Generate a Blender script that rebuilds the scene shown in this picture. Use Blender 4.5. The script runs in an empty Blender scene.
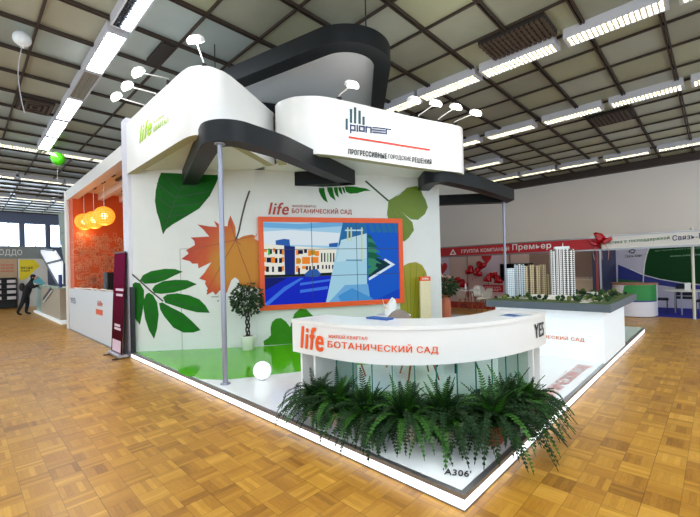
import bpy, math, random
from mathutils import Vector, Matrix
import numpy as np

random.seed(7)
SC = bpy.context.scene
COL = SC.collection
PI = math.pi

# ------------------------------------------------------------------ camera
FPX, YAW, PITCH, ROLL, SHIFT = 379.1757, .771131983, .00534213627, -.0258743369, 8.02481725
HCAM = 1.7


def _cam_axes():
    cy, sy = math.cos(YAW), math.sin(YAW)
    fwd = np.array([-sy * math.cos(PITCH), cy * math.cos(PITCH), math.sin(PITCH)])
    right = np.array([cy, sy, 0.])
    up = np.cross(right, fwd)
    return (math.cos(ROLL) * right + math.sin(ROLL) * up,
            -math.sin(ROLL) * right + math.cos(ROLL) * up, fwd)


CR, CU, CF = _cam_axes()


def ray(x, y):
    return ((x - 350) * CR - (y - 258.5 - SHIFT) * CU + FPX * CF) / FPX


_d = ray(465, 513)
CAM = np.array([HCAM / _d[2] * _d[0], HCAM / _d[2] * _d[1], HCAM])


def Z(x, y, z=0.):
    """point of the horizontal plane z seen at photo position x, y"""
    d = ray(x, y)
    return CAM + (z - HCAM) / d[2] * d


def onY(x, y, Y):
    d = ray(x, y)
    return CAM + (Y - CAM[1]) / d[1] * d


def onX(x, y, X):
    d = ray(x, y)
    return CAM + (X - CAM[0]) / d[0] * d


cam_data = bpy.data.cameras.new('camera')
cam = bpy.data.objects.new('camera', cam_data)
COL.objects.link(cam)
cam_data.sensor_width = 36
cam_data.lens = FPX * 36 / 700
cam_data.shift_y = SHIFT / 700
cam_data.clip_end = 200
M = Matrix(((CR[0], CU[0], -CF[0], CAM[0]), (CR[1], CU[1], -CF[1], CAM[1]),
            (CR[2], CU[2], -CF[2], CAM[2]), (0, 0, 0, 1)))
cam.matrix_world = M
SC.camera = cam

# ------------------------------------------------------------------ materials
_mats = {}


def lin(c):
    out = []
    for v in c[:3]:
        v = v / 255.
        out.append(v / 12.92 if v <= .04045 else ((v + .055) / 1.055) ** 2.4)
    return (*out, 1.)


def mat(name, rgb, rough=.5, metal=0., var=.06, scale=6., emit=0., emit_rgb=None, bump=0., coat=0., alpha=1., spec=.5):
    """principled surface whose colour wanders a little with a noise texture"""
    if name in _mats:
        return _mats[name]
    m = bpy.data.materials.new(name)
    m.use_nodes = True
    nt = m.node_tree
    b = nt.nodes['Principled BSDF']
    b.inputs['Roughness'].default_value = rough
    b.inputs['Metallic'].default_value = metal
    b.inputs['Specular IOR Level'].default_value = spec
    if coat:
        b.inputs['Coat Weight'].default_value = coat
        b.inputs['Coat Roughness'].default_value = .05
    c = lin(rgb)
    tc = nt.nodes.new('ShaderNodeTexCoord')
    n = nt.nodes.new('ShaderNodeTexNoise')
    n.inputs['Scale'].default_value = scale
    n.inputs['Detail'].default_value = 3
    nt.links.new(tc.outputs['Object'], n.inputs['Vector'])
    mx = nt.nodes.new('ShaderNodeMix')
    mx.data_type = 'RGBA'
    mx.inputs['A'].default_value = tuple(max(0, v * (1 - var)) for v in c[:3]) + (1,)
    mx.inputs['B'].default_value = tuple(min(1, v * (1 + var)) for v in c[:3]) + (1,)
    nt.links.new(n.outputs['Fac'], mx.inputs['Factor'])
    nt.links.new(mx.outputs['Result'], b.inputs['Base Color'])
    if emit:
        b.inputs['Emission Color'].default_value = lin(emit_rgb or rgb)
        b.inputs['Emission Strength'].default_value = emit
    if bump:
        bp = nt.nodes.new('ShaderNodeBump')
        bp.inputs['Strength'].default_value = bump
        nt.links.new(n.outputs['Fac'], bp.inputs['Height'])
        nt.links.new(bp.outputs['Normal'], b.inputs['Normal'])
    if alpha < 1:
        b.inputs['Alpha'].default_value = alpha
    _mats[name] = m
    return m


def glass(name, rgb, w=.9):
    if name in _mats:
        return _mats[name]
    m = bpy.data.materials.new(name)
    m.use_nodes = True
    nt = m.node_tree
    nt.nodes.remove(nt.nodes['Principled BSDF'])
    out = nt.nodes['Material Output']
    t = nt.nodes.new('ShaderNodeBsdfTransparent')
    t.inputs['Color'].default_value = lin(rgb)
    g = nt.nodes.new('ShaderNodeBsdfGlossy')
    g.inputs['Roughness'].default_value = .03
    fr = nt.nodes.new('ShaderNodeFresnel')
    fr.inputs['IOR'].default_value = 1.45
    mx = nt.nodes.new('ShaderNodeMixShader')
    ge = nt.nodes.new('ShaderNodeNewGeometry')
    nt.links.new(node_math(nt, 'MULTIPLY', fr.outputs[0], node_math(nt, 'SUBTRACT', 1., ge.outputs['Backfacing'])), mx.inputs[0])
    nt.links.new(t.outputs[0], mx.inputs[1])
    nt.links.new(g.outputs[0], mx.inputs[2])
    nt.links.new(mx.outputs[0], out.inputs['Surface'])
    _mats[name] = m
    return m


def node_math(nt, op, a, b=None, c=None):
    n = nt.nodes.new('ShaderNodeMath')
    n.operation = op
    for i, v in enumerate((a, b, c)):
        if v is None:
            continue
        if isinstance(v, (int, float)):
            n.inputs[i].default_value = v
        else:
            nt.links.new(v, n.inputs[i])
    return n.outputs[0]


def mat_parquet():
    """basket-weave mosaic parquet, 20 cm blocks of five strips, 60 cm panels"""
    m = bpy.data.materials.new('mosaic_parquet')
    m.use_nodes = True
    nt = m.node_tree
    L = nt.links.new
    b = nt.nodes['Principled BSDF']
    g = nt.nodes.new('ShaderNodeNewGeometry')
    sp = nt.nodes.new('ShaderNodeSeparateXYZ')
    L(g.outputs['Position'], sp.inputs[0])
    S = .2
    N = lambda op, a, b=None, c=None: node_math(nt, op, a, b, c)
    x = N('DIVIDE', N('ADD', sp.outputs[0], -.06 + 40), S)
    y = N('DIVIDE', N('ADD', sp.outputs[1], .08 + 40), S)
    ix, iy = N('FLOOR', x), N('FLOOR', y)
    fx, fy = N('FRACT', x), N('FRACT', y)
    par = N('MODULO', N('ADD', ix, iy), 2.)
    # coordinate across the strips
    ac = N('ADD', N('MULTIPLY', par, fx), N('MULTIPLY', N('SUBTRACT', 1., par), fy))
    st = N('MULTIPLY', ac, 5.)
    ist, fst = N('FLOOR', st), N('FRACT', st)
    cv = nt.nodes.new('ShaderNodeCombineXYZ')
    L(ix, cv.inputs[0]); L(iy, cv.inputs[1]); L(ist, cv.inputs[2])
    wn = nt.nodes.new('ShaderNodeTexWhiteNoise'); wn.noise_dimensions = '3D'
    L(cv.outputs[0], wn.inputs['Vector'])
    cb = nt.nodes.new('ShaderNodeCombineXYZ')
    L(ix, cb.inputs[0]); L(iy, cb.inputs[1]); cb.inputs[2].default_value = 31.3
    wb = nt.nodes.new('ShaderNodeTexWhiteNoise'); wb.noise_dimensions = '3D'
    L(cb.outputs[0], wb.inputs['Vector'])
    n1 = nt.nodes.new('ShaderNodeTexNoise'); n1.inputs['Scale'].default_value = 1.1; n1.inputs['Detail'].default_value = 4
    L(g.outputs['Position'], n1.inputs['Vector'])
    # wood grain stretched along the strip
    gv = nt.nodes.new('ShaderNodeCombineXYZ')
    sx = N('ADD', N('MULTIPLY', par, 90.), N('MULTIPLY', N('SUBTRACT', 1., par), 12.))
    sy = N('ADD', N('MULTIPLY', par, 12.), N('MULTIPLY', N('SUBTRACT', 1., par), 90.))
    L(N('MULTIPLY', sp.outputs[0], sx), gv.inputs[0]); L(N('MULTIPLY', sp.outputs[1], sy), gv.inputs[1])
    n2 = nt.nodes.new('ShaderNodeTexNoise'); n2.inputs['Scale'].default_value = 1.; n2.inputs['Detail'].default_value = 3
    L(gv.outputs[0], n2.inputs['Vector'])
    v = N('ADD', N('ADD', N('MULTIPLY', wn.outputs['Value'], .38), N('MULTIPLY', wb.outputs['Value'], .34)),
          N('ADD', N('MULTIPLY', n1.outputs['Fac'], .45), N('MULTIPLY', n2.outputs['Fac'], .35)))
    v = N('MULTIPLY', N('SUBTRACT', v, .2), .9)
    rp = nt.nodes.new('ShaderNodeValToRGB')
    e = rp.color_ramp.elements
    e[0].position = .05; e[0].color = lin((118, 72, 16))
    e[1].position = .95; e[1].color = lin((218, 164, 70))
    k = rp.color_ramp.elements.new(.35); k.color = lin((166, 112, 28))
    k = rp.color_ramp.elements.new(.65); k.color = lin((192, 138, 44))
    L(v, rp.inputs[0])
    # gaps: strips, blocks, panels
    def gap(f, w):
        return N('LESS_THAN', N('MINIMUM', f, N('SUBTRACT', 1., f)), w)
    gs = N('MULTIPLY', gap(fst, .03), .22)
    gb = N('MULTIPLY', N('MAXIMUM', gap(fx, .012), gap(fy, .012)), .38)
    px = N('FRACT', N('DIVIDE', x, 3.)); py = N('FRACT', N('DIVIDE', y, 3.))
    gp = N('MULTIPLY', N('MAXIMUM', gap(px, .004), gap(py, .004)), .6)
    gg = N('MAXIMUM', N('MAXIMUM', gs, gb), gp)
    mx = nt.nodes.new('ShaderNodeMix'); mx.data_type = 'RGBA'
    L(gg, mx.inputs['Factor']); L(rp.outputs[0], mx.inputs['A'])
    mx.inputs['B'].default_value = lin((62, 34, 10))
    L(mx.outputs['Result'], b.inputs['Base Color'])
    b.inputs['Roughness'].default_value = .34
    rr = N('ADD', .24, N('MULTIPLY', n1.outputs['Fac'], .22))
    L(rr, b.inputs['Roughness'])
    bp = nt.nodes.new('ShaderNodeBump'); bp.inputs['Strength'].default_value = .12; bp.inputs['Distance'].default_value = .004
    L(N('SUBTRACT', v, gg), bp.inputs['Height']); L(bp.outputs['Normal'], b.inputs['Normal'])
    return m


def mat_ceiling():
    """dull metal ceiling panels, each with its own tone, stained here and there"""
    m = bpy.data.materials.new('ceiling_panel_metal')
    m.use_nodes = True
    nt = m.node_tree
    L = nt.links.new
    b = nt.nodes['Principled BSDF']
    g = nt.nodes.new('ShaderNodeNewGeometry')
    sp = nt.nodes.new('ShaderNodeSeparateXYZ')
    L(g.outputs['Position'], sp.inputs[0])
    N = lambda op, a, b=None, c=None: node_math(nt, op, a, b, c)
    ix = N('FLOOR', N('DIVIDE', N('ADD', sp.outputs[0], 60 - .6 + .0), GX))
    iy = N('FLOOR', N('DIVIDE', N('ADD', sp.outputs[1], 60 + 1.3), GY))
    cv = nt.nodes.new('ShaderNodeCombineXYZ')
    L(ix, cv.inputs[0]); L(iy, cv.inputs[1])
    wn = nt.nodes.new('ShaderNodeTexWhiteNoise'); wn.noise_dimensions = '3D'
    L(cv.outputs[0], wn.inputs['Vector'])
    n1 = nt.nodes.new('ShaderNodeTexNoise'); n1.inputs['Scale'].default_value = .9; n1.inputs['Detail'].default_value = 6
    L(g.outputs['Position'], n1.inputs['Vector'])
    v = N('ADD', N('MULTIPLY', wn.outputs['Value'], .45), N('MULTIPLY', n1.outputs['Fac'], .6))
    rp = nt.nodes.new('ShaderNodeValToRGB')
    e = rp.color_ramp.elements
    e[0].position = .2; e[0].color = lin((92, 96, 88))
    e[1].position = .85; e[1].color = lin((150, 158, 150))
    L(v, rp.inputs[0])
    L(rp.outputs[0], b.inputs['Base Color'])
    b.inputs['Metallic'].default_value = .55
    L(N('ADD', .22, N('MULTIPLY', n1.outputs['Fac'], .25)), b.inputs['Roughness'])
    n3 = nt.nodes.new('ShaderNodeTexNoise'); n3.inputs['Scale'].default_value = 1.6
    L(g.outputs['Position'], n3.inputs['Vector'])
    bp = nt.nodes.new('ShaderNodeBump'); bp.inputs['Strength'].default_value = .12; bp.inputs['Distance'].default_value = .05
    L(n3.outputs['Fac'], bp.inputs['Height']); L(bp.outputs['Normal'], b.inputs['Normal'])
    return m


# ------------------------------------------------------------------ mesh building
class MB:
    def __init__(s):
        s.v, s.f, s.m, s.sm = [], [], [], []

    def add(s, verts, faces, mi=0, smooth=False):
        o = len(s.v)
        s.v += [tuple(float(c) for c in p) for p in verts]
        for f in faces:
            s.f.append(tuple(i + o for i in f)); s.m.append(mi); s.sm.append(smooth)
        return s

    def box(s, lo, hi, mi=0):
        x0, y0, z0 = lo; x1, y1, z1 = hi
        V = [(x0, y0, z0), (x1, y0, z0), (x1, y1, z0), (x0, y1, z0), (x0, y0, z1), (x1, y0, z1), (x1, y1, z1), (x0, y1, z1)]
        return s.add(V, [(3, 2, 1, 0), (4, 5, 6, 7), (0, 1, 5, 4), (1, 2, 6, 5), (2, 3, 7, 6), (3, 0, 4, 7)], mi)

    def bbox(s, lo, hi, b=.01, mi=0):
        """box with chamfered vertical and top edges"""
        x0, y0, z0 = lo; x1, y1, z1 = hi
        ring = lambda i, z: [(x0 + b + i, y0 + i, z), (x1 - b - i, y0 + i, z), (x1 - i, y0 + b + i, z), (x1 - i, y1 - b - i, z),
                             (x1 - b - i, y1 - i, z), (x0 + b + i, y1 - i, z), (x0 + i, y1 - b - i, z), (x0 + i, y0 + b + i, z)]
        V = ring(b * .7, z0) + ring(0, z0 + b) + ring(0, z1 - b) + ring(b * .7, z1)
        F = [tuple(range(7, -1, -1)), tuple(range(24, 32))]
        for k in range(3):
            for i in range(8):
                j = (i + 1) % 8
                F.append((k * 8 + i, k * 8 + j, k * 8 + 8 + j, k * 8 + 8 + i))
        return s.add(V, F, mi)

    def prism(s, poly, z0, z1, mi=0, caps=True, smooth=False):
        n = len(poly)
        V = [(p[0], p[1], z0) for p in poly] + [(p[0], p[1], z1) for p in poly]
        F = [(i, (i + 1) % n, n + (i + 1) % n, n + i) for i in range(n)]
        s.add(V, F, mi, smooth)
        if caps:
            s.add(V, [tuple(range(n - 1, -1, -1)), tuple(range(n, 2 * n))], mi)
        return s

    def loft(s, rings, mi=0, smooth=True, closed=True, caps=True):
        n = len(rings[0])
        V = [p for r in rings for p in r]
        F = []
        for k in range(len(rings) - 1):
            for i in range(n if closed else n - 1):
                j = (i + 1) % n
                F.append((k * n + i, k * n + j, (k + 1) * n + j, (k + 1) * n + i))
        s.add(V, F, mi, smooth)
        if caps and closed:
            s.add(rings[0], [tuple(range(n - 1, -1, -1))], mi)
            s.add(rings[-1], [tuple(range(n))], mi)
        return s

    def lathe(s, prof, c=(0, 0, 0), n=24, mi=0, smooth=True, caps=True):
        rings = [[(c[0] + r * math.cos(2 * PI * i / n), c[1] + r * math.sin(2 * PI * i / n), c[2] + z) for i in range(n)] for r, z in prof]
        return s.loft(rings, mi, smooth, True, caps)

    def tube(s, pts, r, n=10, mi=0, smooth=True):
        pts = [Vector(p) for p in pts]
        rr = r if isinstance(r, (list, tuple)) else [r] * len(pts)
        rings = []
        prev = None
        for i, p in enumerate(pts):
            t = (pts[min(i + 1, len(pts) - 1)] - pts[max(i - 1, 0)]).normalized()
            if prev is None:
                a = Vector((0, 0, 1)) if abs(t.z) < .9 else Vector((1, 0, 0))
                u = t.cross(a).normalized()
            else:
                u = (prev - t * prev.dot(t)).normalized()
            prev = u
            w = t.cross(u)
            rings.append([tuple(p + (u * math.cos(2 * PI * k / n) + w * math.sin(2 * PI * k / n)) * rr[i]) for k in range(n)])
        return s.loft(rings, mi, smooth)

    def sphere(s, c, r, n=20, k=12, mi=0, sc=(1, 1, 1)):
        rings = []
        for j in range(1, k):
            a = PI * j / k
            rings.append([(c[0] + r * sc[0] * math.sin(a) * math.cos(2 * PI * i / n), c[1] + r * sc[1] * math.sin(a) * math.sin(2 * PI * i / n),
                           c[2] - r * sc[2] * math.cos(a)) for i in range(n)])
        s.loft(rings, mi, True, True, False)
        bot, top = (c[0], c[1], c[2] - r * sc[2]), (c[0], c[1], c[2] + r * sc[2])
        s.add(rings[0] + [bot], [((i + 1) % n, i, n) for i in range(n)], mi, True)
        s.add(rings[-1] + [top], [(i, (i + 1) % n, n) for i in range(n)], mi, True)
        return s

    def bar(s, a, b, w, h, mi=0):
        """rectangular bar from a to b, w wide across, h along the other axis"""
        a, b = Vector(a), Vector(b)
        t = (b - a).normalized()
        up = Vector((0, 0, 1)) if abs(t.z) < .95 else Vector((0, 1, 0))
        u = t.cross(up).normalized(); v = u.cross(t)
        R = lambda p: [tuple(p + u * w / 2 * i + v * h / 2 * j) for i, j in ((-1, -1), (1, -1), (1, 1), (-1, 1))]
        return s.loft([R(a), R(b)], mi, False)

    def poly(s, pts, mi=0):
        return s.add(pts, [tuple(range(len(pts)))], mi)

    def build(s, name, mats, parent=None, o=None, bevel=0., ninv=False):
        if o is None:
            if parent is not None:
                o = tuple(parent.get('_o', parent.location))
            else:
                a = np.array(s.v)
                o = ((a[:, 0].min() + a[:, 0].max()) / 2, (a[:, 1].min() + a[:, 1].max()) / 2, a[:, 2].min())
        me = bpy.data.meshes.new(name)
        me.from_pydata([(p[0] - o[0], p[1] - o[1], p[2] - o[2]) for p in s.v], [], s.f)
        for m_ in (mats if isinstance(mats, (list, tuple)) else [mats]):
            me.materials.append(m_)
        for p, mi, sm in zip(me.polygons, s.m, s.sm):
            p.material_index = mi; p.use_smooth = sm
        me.validate()
        ob = bpy.data.objects.new(name, me)
        COL.objects.link(ob)
        if parent is None:
            ob.location = o
        else:
            ob.parent = parent
        if bevel:
            bv = ob.modifiers.new('bevel', 'BEVEL'); bv.width = bevel; bv.segments = 2; bv.limit_method = 'ANGLE'
        ob['_o'] = list(o)
        return ob


def tag(o, label, cat, group=None, kind=None):
    o['label'] = label; o['category'] = cat
    if group: o['group'] = group
    if kind: o['kind'] = kind
    return o


def thing(name, label, cat, loc=(0, 0, 0), group=None):
    o = bpy.data.objects.new(name, None)
    COL.objects.link(o)
    o.location = [float(c) for c in loc]
    o.empty_display_size = .1
    o['_o'] = [float(c) for c in loc]
    return tag(o, label, cat, group)


def struct(o):
    o['kind'] = 'structure'
    return o


def dup(root, loc=None, rotz=None, label=None, group=None, scale=None):
    r = root.copy(); COL.objects.link(r)
    if loc is not None: r.location = [float(c) for c in loc]
    if rotz is not None: r.rotation_euler = (0, 0, rotz)
    if scale is not None: r.scale = (scale,) * 3 if not isinstance(scale, tuple) else scale
    if label: r['label'] = label
    if group: r['group'] = group
    for ch in list(root.children):
        c = ch.copy(); COL.objects.link(c); c.parent = r
        for g_ in list(ch.children):
            d = g_.copy(); COL.objects.link(d); d.parent = c
    return r


# ------------------------------------------------------------------ lettering
_tcache = {}


def text_geo(body, bold=0., shear=0.):
    """flat triangulated lettering scaled to the unit square"""
    key = (body, bold, shear)
    if key in _tcache: return _tcache[key]
    cu = bpy.data.curves.new('lettering', 'FONT')
    cu.body = body; cu.size = 1.; cu.offset = 0.; cu.shear = shear; cu.space_character = 1. + bold * 3
    cu.resolution_u = 3; cu.dimensions = '2D'; cu.fill_mode = 'BOTH'
    ob = bpy.data.objects.new('lettering', cu)
    COL.objects.link(ob)
    dg = bpy.context.evaluated_depsgraph_get()
    dg.update()
    ev = ob.evaluated_get(dg)
    me = ev.to_mesh()
    V = np.array([v.co[:] for v in me.vertices]); F = [tuple(p.vertices) for p in me.polygons]
    ev.to_mesh_clear()
    bpy.data.objects.remove(ob); bpy.data.curves.remove(cu)
    lo, hi = V.min(0), V.max(0)
    U = (V[:, :2] - lo[:2]) / (hi[:2] - lo[:2])
    _tcache[key] = (U, F, hi - lo)
    return _tcache[key]


def text(mb, body, fn, mi=0, bold=0., shear=0.):
    """fn maps the unit square to a point of the surface the lettering sits on"""
    U, F, ext = text_geo(body, bold, shear)
    b = bold * .62; k = 0

    def _n(u, v=.5):
        n_ = np.cross(np.array(fn(u + .02, v)) - np.array(fn(u - .02, v)), np.array(fn(u, v + .1)) - np.array(fn(u, v - .1)))
        return n_ / max(np.linalg.norm(n_), 1e-12)

    tab = [_n(i / 12) for i in range(13)] if b > 0 else [np.zeros(3)] * 13
    nrm = lambda u, v: tab[max(0, min(12, int(u * 12 + .5)))]
    for dx, dy in (((0, 0),) if b <= 0 else ((-b, -b * .5), (b, -b * .5), (-b, b * .5), (b, b * .5), (0, 0))):
        k += 1
        mb.add([fn(u + dx / ext[0], v + dy / ext[1]) + nrm(u, v) * .0009 * k for u, v in U], F, mi)
    return mb


def quad_map(bl, br, tl, off=(0, 0, 0)):
    bl, br, tl, off = (np.array(p, float) for p in (bl, br, tl, off))
    return lambda u, v: bl + (br - bl) * u + (tl - bl) * v + off


class Surf:
    """upright surface over a plan polyline; its outer side is on the right of the walking direction"""
    def __init__(s, pts):
        s.p = [np.array(p[:2], float) for p in pts]
        s.L = [0.]
        for a, b in zip(s.p, s.p[1:]): s.L.append(s.L[-1] + float(np.linalg.norm(b - a)))

    def pt(s, t, z, off=0.):
        i = 0
        while i < len(s.p) - 2 and t > s.L[i + 1]: i += 1
        a, b = s.p[i], s.p[i + 1]
        d = (b - a) / np.linalg.norm(b - a)
        # blend normals on curved runs
        q = a + d * (t - s.L[i]) + np.array([d[1], -d[0]]) * off
        return np.array([q[0], q[1], z])

    def hit(s, x, y):
        r = ray(x, y); best = None
        for i, (a, b) in enumerate(zip(s.p, s.p[1:])):
            d = (b - a) / np.linalg.norm(b - a); n = np.array([d[1], -d[0]])
            den = r[:2] @ n
            if abs(den) < 1e-9: continue
            k = ((a - CAM[:2]) @ n) / den
            if k <= 0: continue
            P = CAM + k * r
            t = (P[:2] - a) @ d; l = np.linalg.norm(b - a)
            miss = max(0., -t, t - l)
            if best is None or (miss, k) < (best[0], best[1]):
                best = (miss, k, s.L[i] + t, P[2])
        return best[2], best[3]

    def px(s, x, y, off=0.):
        t, z = s.hit(x, y)
        return s.pt(t, z, off)

    def rect_map(s, bl, tr, off, slant=0.):
        """unit square -> surface, from pixel corners bottom-left and top-right"""
        t0, z0 = s.hit(*bl); t1, z1 = s.hit(*tr)
        return lambda u, v: s.pt(t0 + (t1 - t0) * u, z0 + (z1 - z0) * v, off)


def fillet(poly, radii, n=22):
    """round the corners of a closed plan polygon"""
    out = []
    N = len(poly)
    for i in range(N):
        p = np.array(poly[i], float); a = np.array(poly[i - 1], float); b = np.array(poly[(i + 1) % N], float)
        r = radii[i]
        if r <= 0:
            out.append(tuple(p)); continue
        u = (a - p) / np.linalg.norm(a - p); w = (b - p) / np.linalg.norm(b - p)
        ang = math.acos(max(-1, min(1, float(u @ w))))
        t = min(r / math.tan(ang / 2), .48 * np.linalg.norm(a - p), .48 * np.linalg.norm(b - p))
        r = t * math.tan(ang / 2)
        c = p + (u + w) / np.linalg.norm(u + w) * (r / math.sin(ang / 2))
        s0 = p + u * t - c; s1 = p + w * t - c
        a0 = math.atan2(s0[1], s0[0]); a1 = math.atan2(s1[1], s1[0])
        da = (a1 - a0 + PI) % (2 * PI) - PI
        for k in range(n + 1):
            th = a0 + da * k / n
            out.append((c[0] + r * math.cos(th), c[1] + r * math.sin(th)))
    return out


def offset_poly(poly, w):
    """move a closed counter-clockwise polygon inwards by w"""
    N = len(poly); out = []
    for i in range(N):
        p = np.array(poly[i]); a = np.array(poly[i - 1]); b = np.array(poly[(i + 1) % N])
        d0 = p - a; d1 = b - p
        if np.linalg.norm(d0) < 1e-6: d0 = d1
        if np.linalg.norm(d1) < 1e-6: d1 = d0
        d0 = d0 / np.linalg.norm(d0); d1 = d1 / np.linalg.norm(d1)
        n0 = np.array([-d0[1], d0[0]]); n1 = np.array([-d1[1], d1[0]])
        m = n0 + n1; m = m / max(np.linalg.norm(m), 1e-6)
        k = w / max(.35, float(m @ n0))
        out.append(tuple(p + m * k))
    return out


def area2(p):
    return sum(p[i - 1][0] * p[i][1] - p[i][0] * p[i - 1][1] for i in range(len(p)))


def ring(mb, outer, inner, z0, z1, mi=0):
    n = len(outer)
    R = [[(p[0], p[1], z0) for p in outer], [(p[0], p[1], z1) for p in outer], [(p[0], p[1], z1) for p in inner], [(p[0], p[1], z0) for p in inner]]
    V = [q for r in R for q in r]
    F = []
    for k in range(4):
        k2 = (k + 1) % 4
        for i in range(n):
            j = (i + 1) % n
            F.append((k * n + i, k * n + j, k2 * n + j, k2 * n + i))
    return mb.add(V, F, mi)


def smooth_path(pts, n=8):
    """Catmull-Rom through plan points"""
    P = [np.array(p, float) for p in pts]
    P = [2 * P[0] - P[1]] + P + [2 * P[-1] - P[-2]]
    out = []
    for i in range(1, len(P) - 2):
        for k in range(n):
            t = k / n
            out.append(.5 * ((2 * P[i]) + (-P[i - 1] + P[i + 1]) * t + (2 * P[i - 1] - 5 * P[i] + 4 * P[i + 1] - P[i + 2]) * t * t
                             + (-P[i - 1] + 3 * P[i] - 3 * P[i + 1] + P[i + 2]) * t ** 3))
    out.append(P[-2])
    return out


def crop(cx, cy, s):
    """photo coordinates from a magnified view starting at cx, cy"""
    return lambda pts: [(cx + x / s, cy + y / s) for x, y in pts]

# ------------------------------------------------------------------ palette
WHITE = mat('white_laminate', (236, 235, 232), .28, var=.02)
WALLW = mat('white_wall_panel', (217, 218, 214), .5, var=.03, spec=.3)
DECKW = mat('glossy_white_deck', (246, 248, 248), .14, var=.02)
GREENF = mat('glossy_green_floor', (92, 186, 20), .10, var=.05)
GREENL = mat('green_floor_print', (84, 178, 22), .12, var=.05)
GRAPH = mat('graphite_paint', (15, 19, 23), .45, var=.1, spec=.3)
ALU = mat('brushed_aluminium', (150, 150, 152), .32, .8, var=.05)
STEEL = mat('pale_steel_tube', (150, 152, 166), .3, .6, var=.04)
DARKM = mat('dark_grey_metal', (52, 54, 58), .4, .5)
BLACK = mat('black_plastic', (16, 16, 18), .45)
ORANGE = mat('orange_paint', (226, 80, 0), .4, var=.05)
TXTO = mat('orange_lettering', (240, 88, 6), .5, var=.02)
TXTR = mat('brick_red_lettering', (172, 52, 24), .5, var=.02)
TXTK = mat('black_lettering', (28, 30, 36), .5, var=.02)
TXTL = mat('lime_lettering', (160, 200, 0), .5, var=.02)
TXTW = mat('white_lettering', (240, 240, 240), .5, var=.02)
LED = mat('lit_white_strip', (255, 255, 255), .5, emit=1.15, emit_rgb=(250, 251, 255))
TEALG = mat('teal_lettering', (30, 74, 84), .5, var=.02)
NAVYT = mat('navy_lettering', (26, 52, 96), .5, var=.02)

# ------------------------------------------------------------------ the hall
XMIN, XMAX, YMIN, YMAX, HC = -36., 7., -9., 20.7, 6.5
fl = MB()
fl.add([(XMIN, YMIN, 0), (XMAX, YMIN, 0), (XMAX, YMAX, 0), (XMIN, YMAX, 0)], [(0, 1, 2, 3)])
struct(fl.build('floor', mat_parquet(), o=(0, 0, 0)))

xs = [7., 5.26, 4.1, 2.93, 1.765, .6, -.55, -1.73, -2.87, -4.1, -5.42, -6.71, -7.9, -9.14, -10.35, -11.6, -12.75]
while xs[-1] > -35: xs.append(xs[-1] - 1.2)
xs.append(XMIN)
ys = [-9., -6.9, -5.8, -4.7, -3.55, -2.45, -1.3, -.22, .86, 1.97, 3.08, 4.2, 5.33, 6.5, 7.58, 8.77, 10.04, 11.1, 12.2, 13.35, 14.5, 15.7, 16.9, 18.1, 19.4, 20.7]
PAN = [mat('ceiling_panel_grey', (172, 176, 160), .34, .2, var=.22, scale=.7, bump=.04),
       mat('ceiling_panel_floor_bounce', (164, 166, 138), .36, .2, var=.25, scale=.6, bump=.04),
       mat('ceiling_panel_window_sheen', (170, 184, 182), .28, .3, var=.2, scale=.8, bump=.04),
       mat('ceiling_panel_dull', (156, 158, 140), .4, .2, var=.28, scale=.9, bump=.04)]
ce = MB()
for i in range(len(xs) - 1):
    for j in range(len(ys) - 1):
        ce.add([(xs[i], ys[j], HC), (xs[i + 1], ys[j], HC), (xs[i + 1], ys[j + 1], HC), (xs[i], ys[j + 1], HC)], [(0, 1, 2, 3)], random.choice((0, 1, 1, 3) if xs[i] > -4.5 else (0, 2, 2, 3)))  # olive floor bounce and cool window reflection put into panel colours by side
ceil = struct(ce.build('ceiling', PAN, o=(0, 0, HC)))
JOIST = mat('rust_brown_ceiling_rail', (50, 38, 29), .6, var=.2)
g = MB()
for x in xs[1:-1]:
    for s in (-.03, .03):
        g.box((x + s - .014, YMIN, HC - .06), (x + s + .014, YMAX, HC - .002))
for y in ys[1:-1]:
    g.box((XMIN, y - .02, HC - .05), (XMAX, y + .02, HC - .003))
struct(g.build('ceiling_grid', JOIST, parent=ceil, o=(0, 0, HC)))

bw = MB()
bw.box((XMIN, YMAX, 0), (XMAX, YMAX + .2, HC))
struct(bw.build('wall_back', mat('lilac_grey_plaster', (240, 233, 226), .8, var=.06, scale=.3)))
bb = MB(); bb.box((XMIN, YMAX - .35, HC - .35), (XMAX, YMAX, HC))
struct(bb.build('trim_1', mat('dark_brown_beam', (60, 50, 44), .7)))
# far end wall with tall windows
lw = MB()
X0 = XMIN
WZ0, WZ1 = 3.95, 5.75
lw.box((X0 - .2, YMIN, 0), (X0, YMAX, WZ0)); lw.box((X0 - .2, YMIN, WZ1), (X0, YMAX, HC))
wys = [(y0, y0 + 1.30) for y0 in np.arange(-6.65, 9, 1.53)]
prev = YMIN
for a, b in wys:
    lw.box((X0 - .2, prev, WZ0), (X0, a, WZ1)); prev = b
lw.box((X0 - .2, prev, WZ0), (X0, YMAX, WZ1))
wl = struct(lw.build('wall_left', mat('blue_grey_plaster', (108, 120, 150), .7, var=.05)))
DAY = mat('bright_daylight_pane', (255, 255, 255), .2, emit=6., emit_rgb=(226, 240, 255))
for k, (a, b) in enumerate(wys):
    w = MB(); w.box((X0 - .15, a, WZ0), (X0 - .12, b, WZ1))
    wo = struct(w.build('window_%d' % (k + 1), DAY))
    fr = MB()
    for yy in (a + .03, (a + b) / 2, b - .03): fr.box((X0 - .12, yy - .03, WZ0), (X0 - .06, yy + .03, WZ1))
    for zz in (WZ0 + .03, WZ1 - .03): fr.box((X0 - .12, a, zz - .03), (X0 - .06, b, zz + .03))
    struct(fr.build('window_frame', mat('pale_blue_frame', (150, 180, 215), .5), parent=wo))

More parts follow.
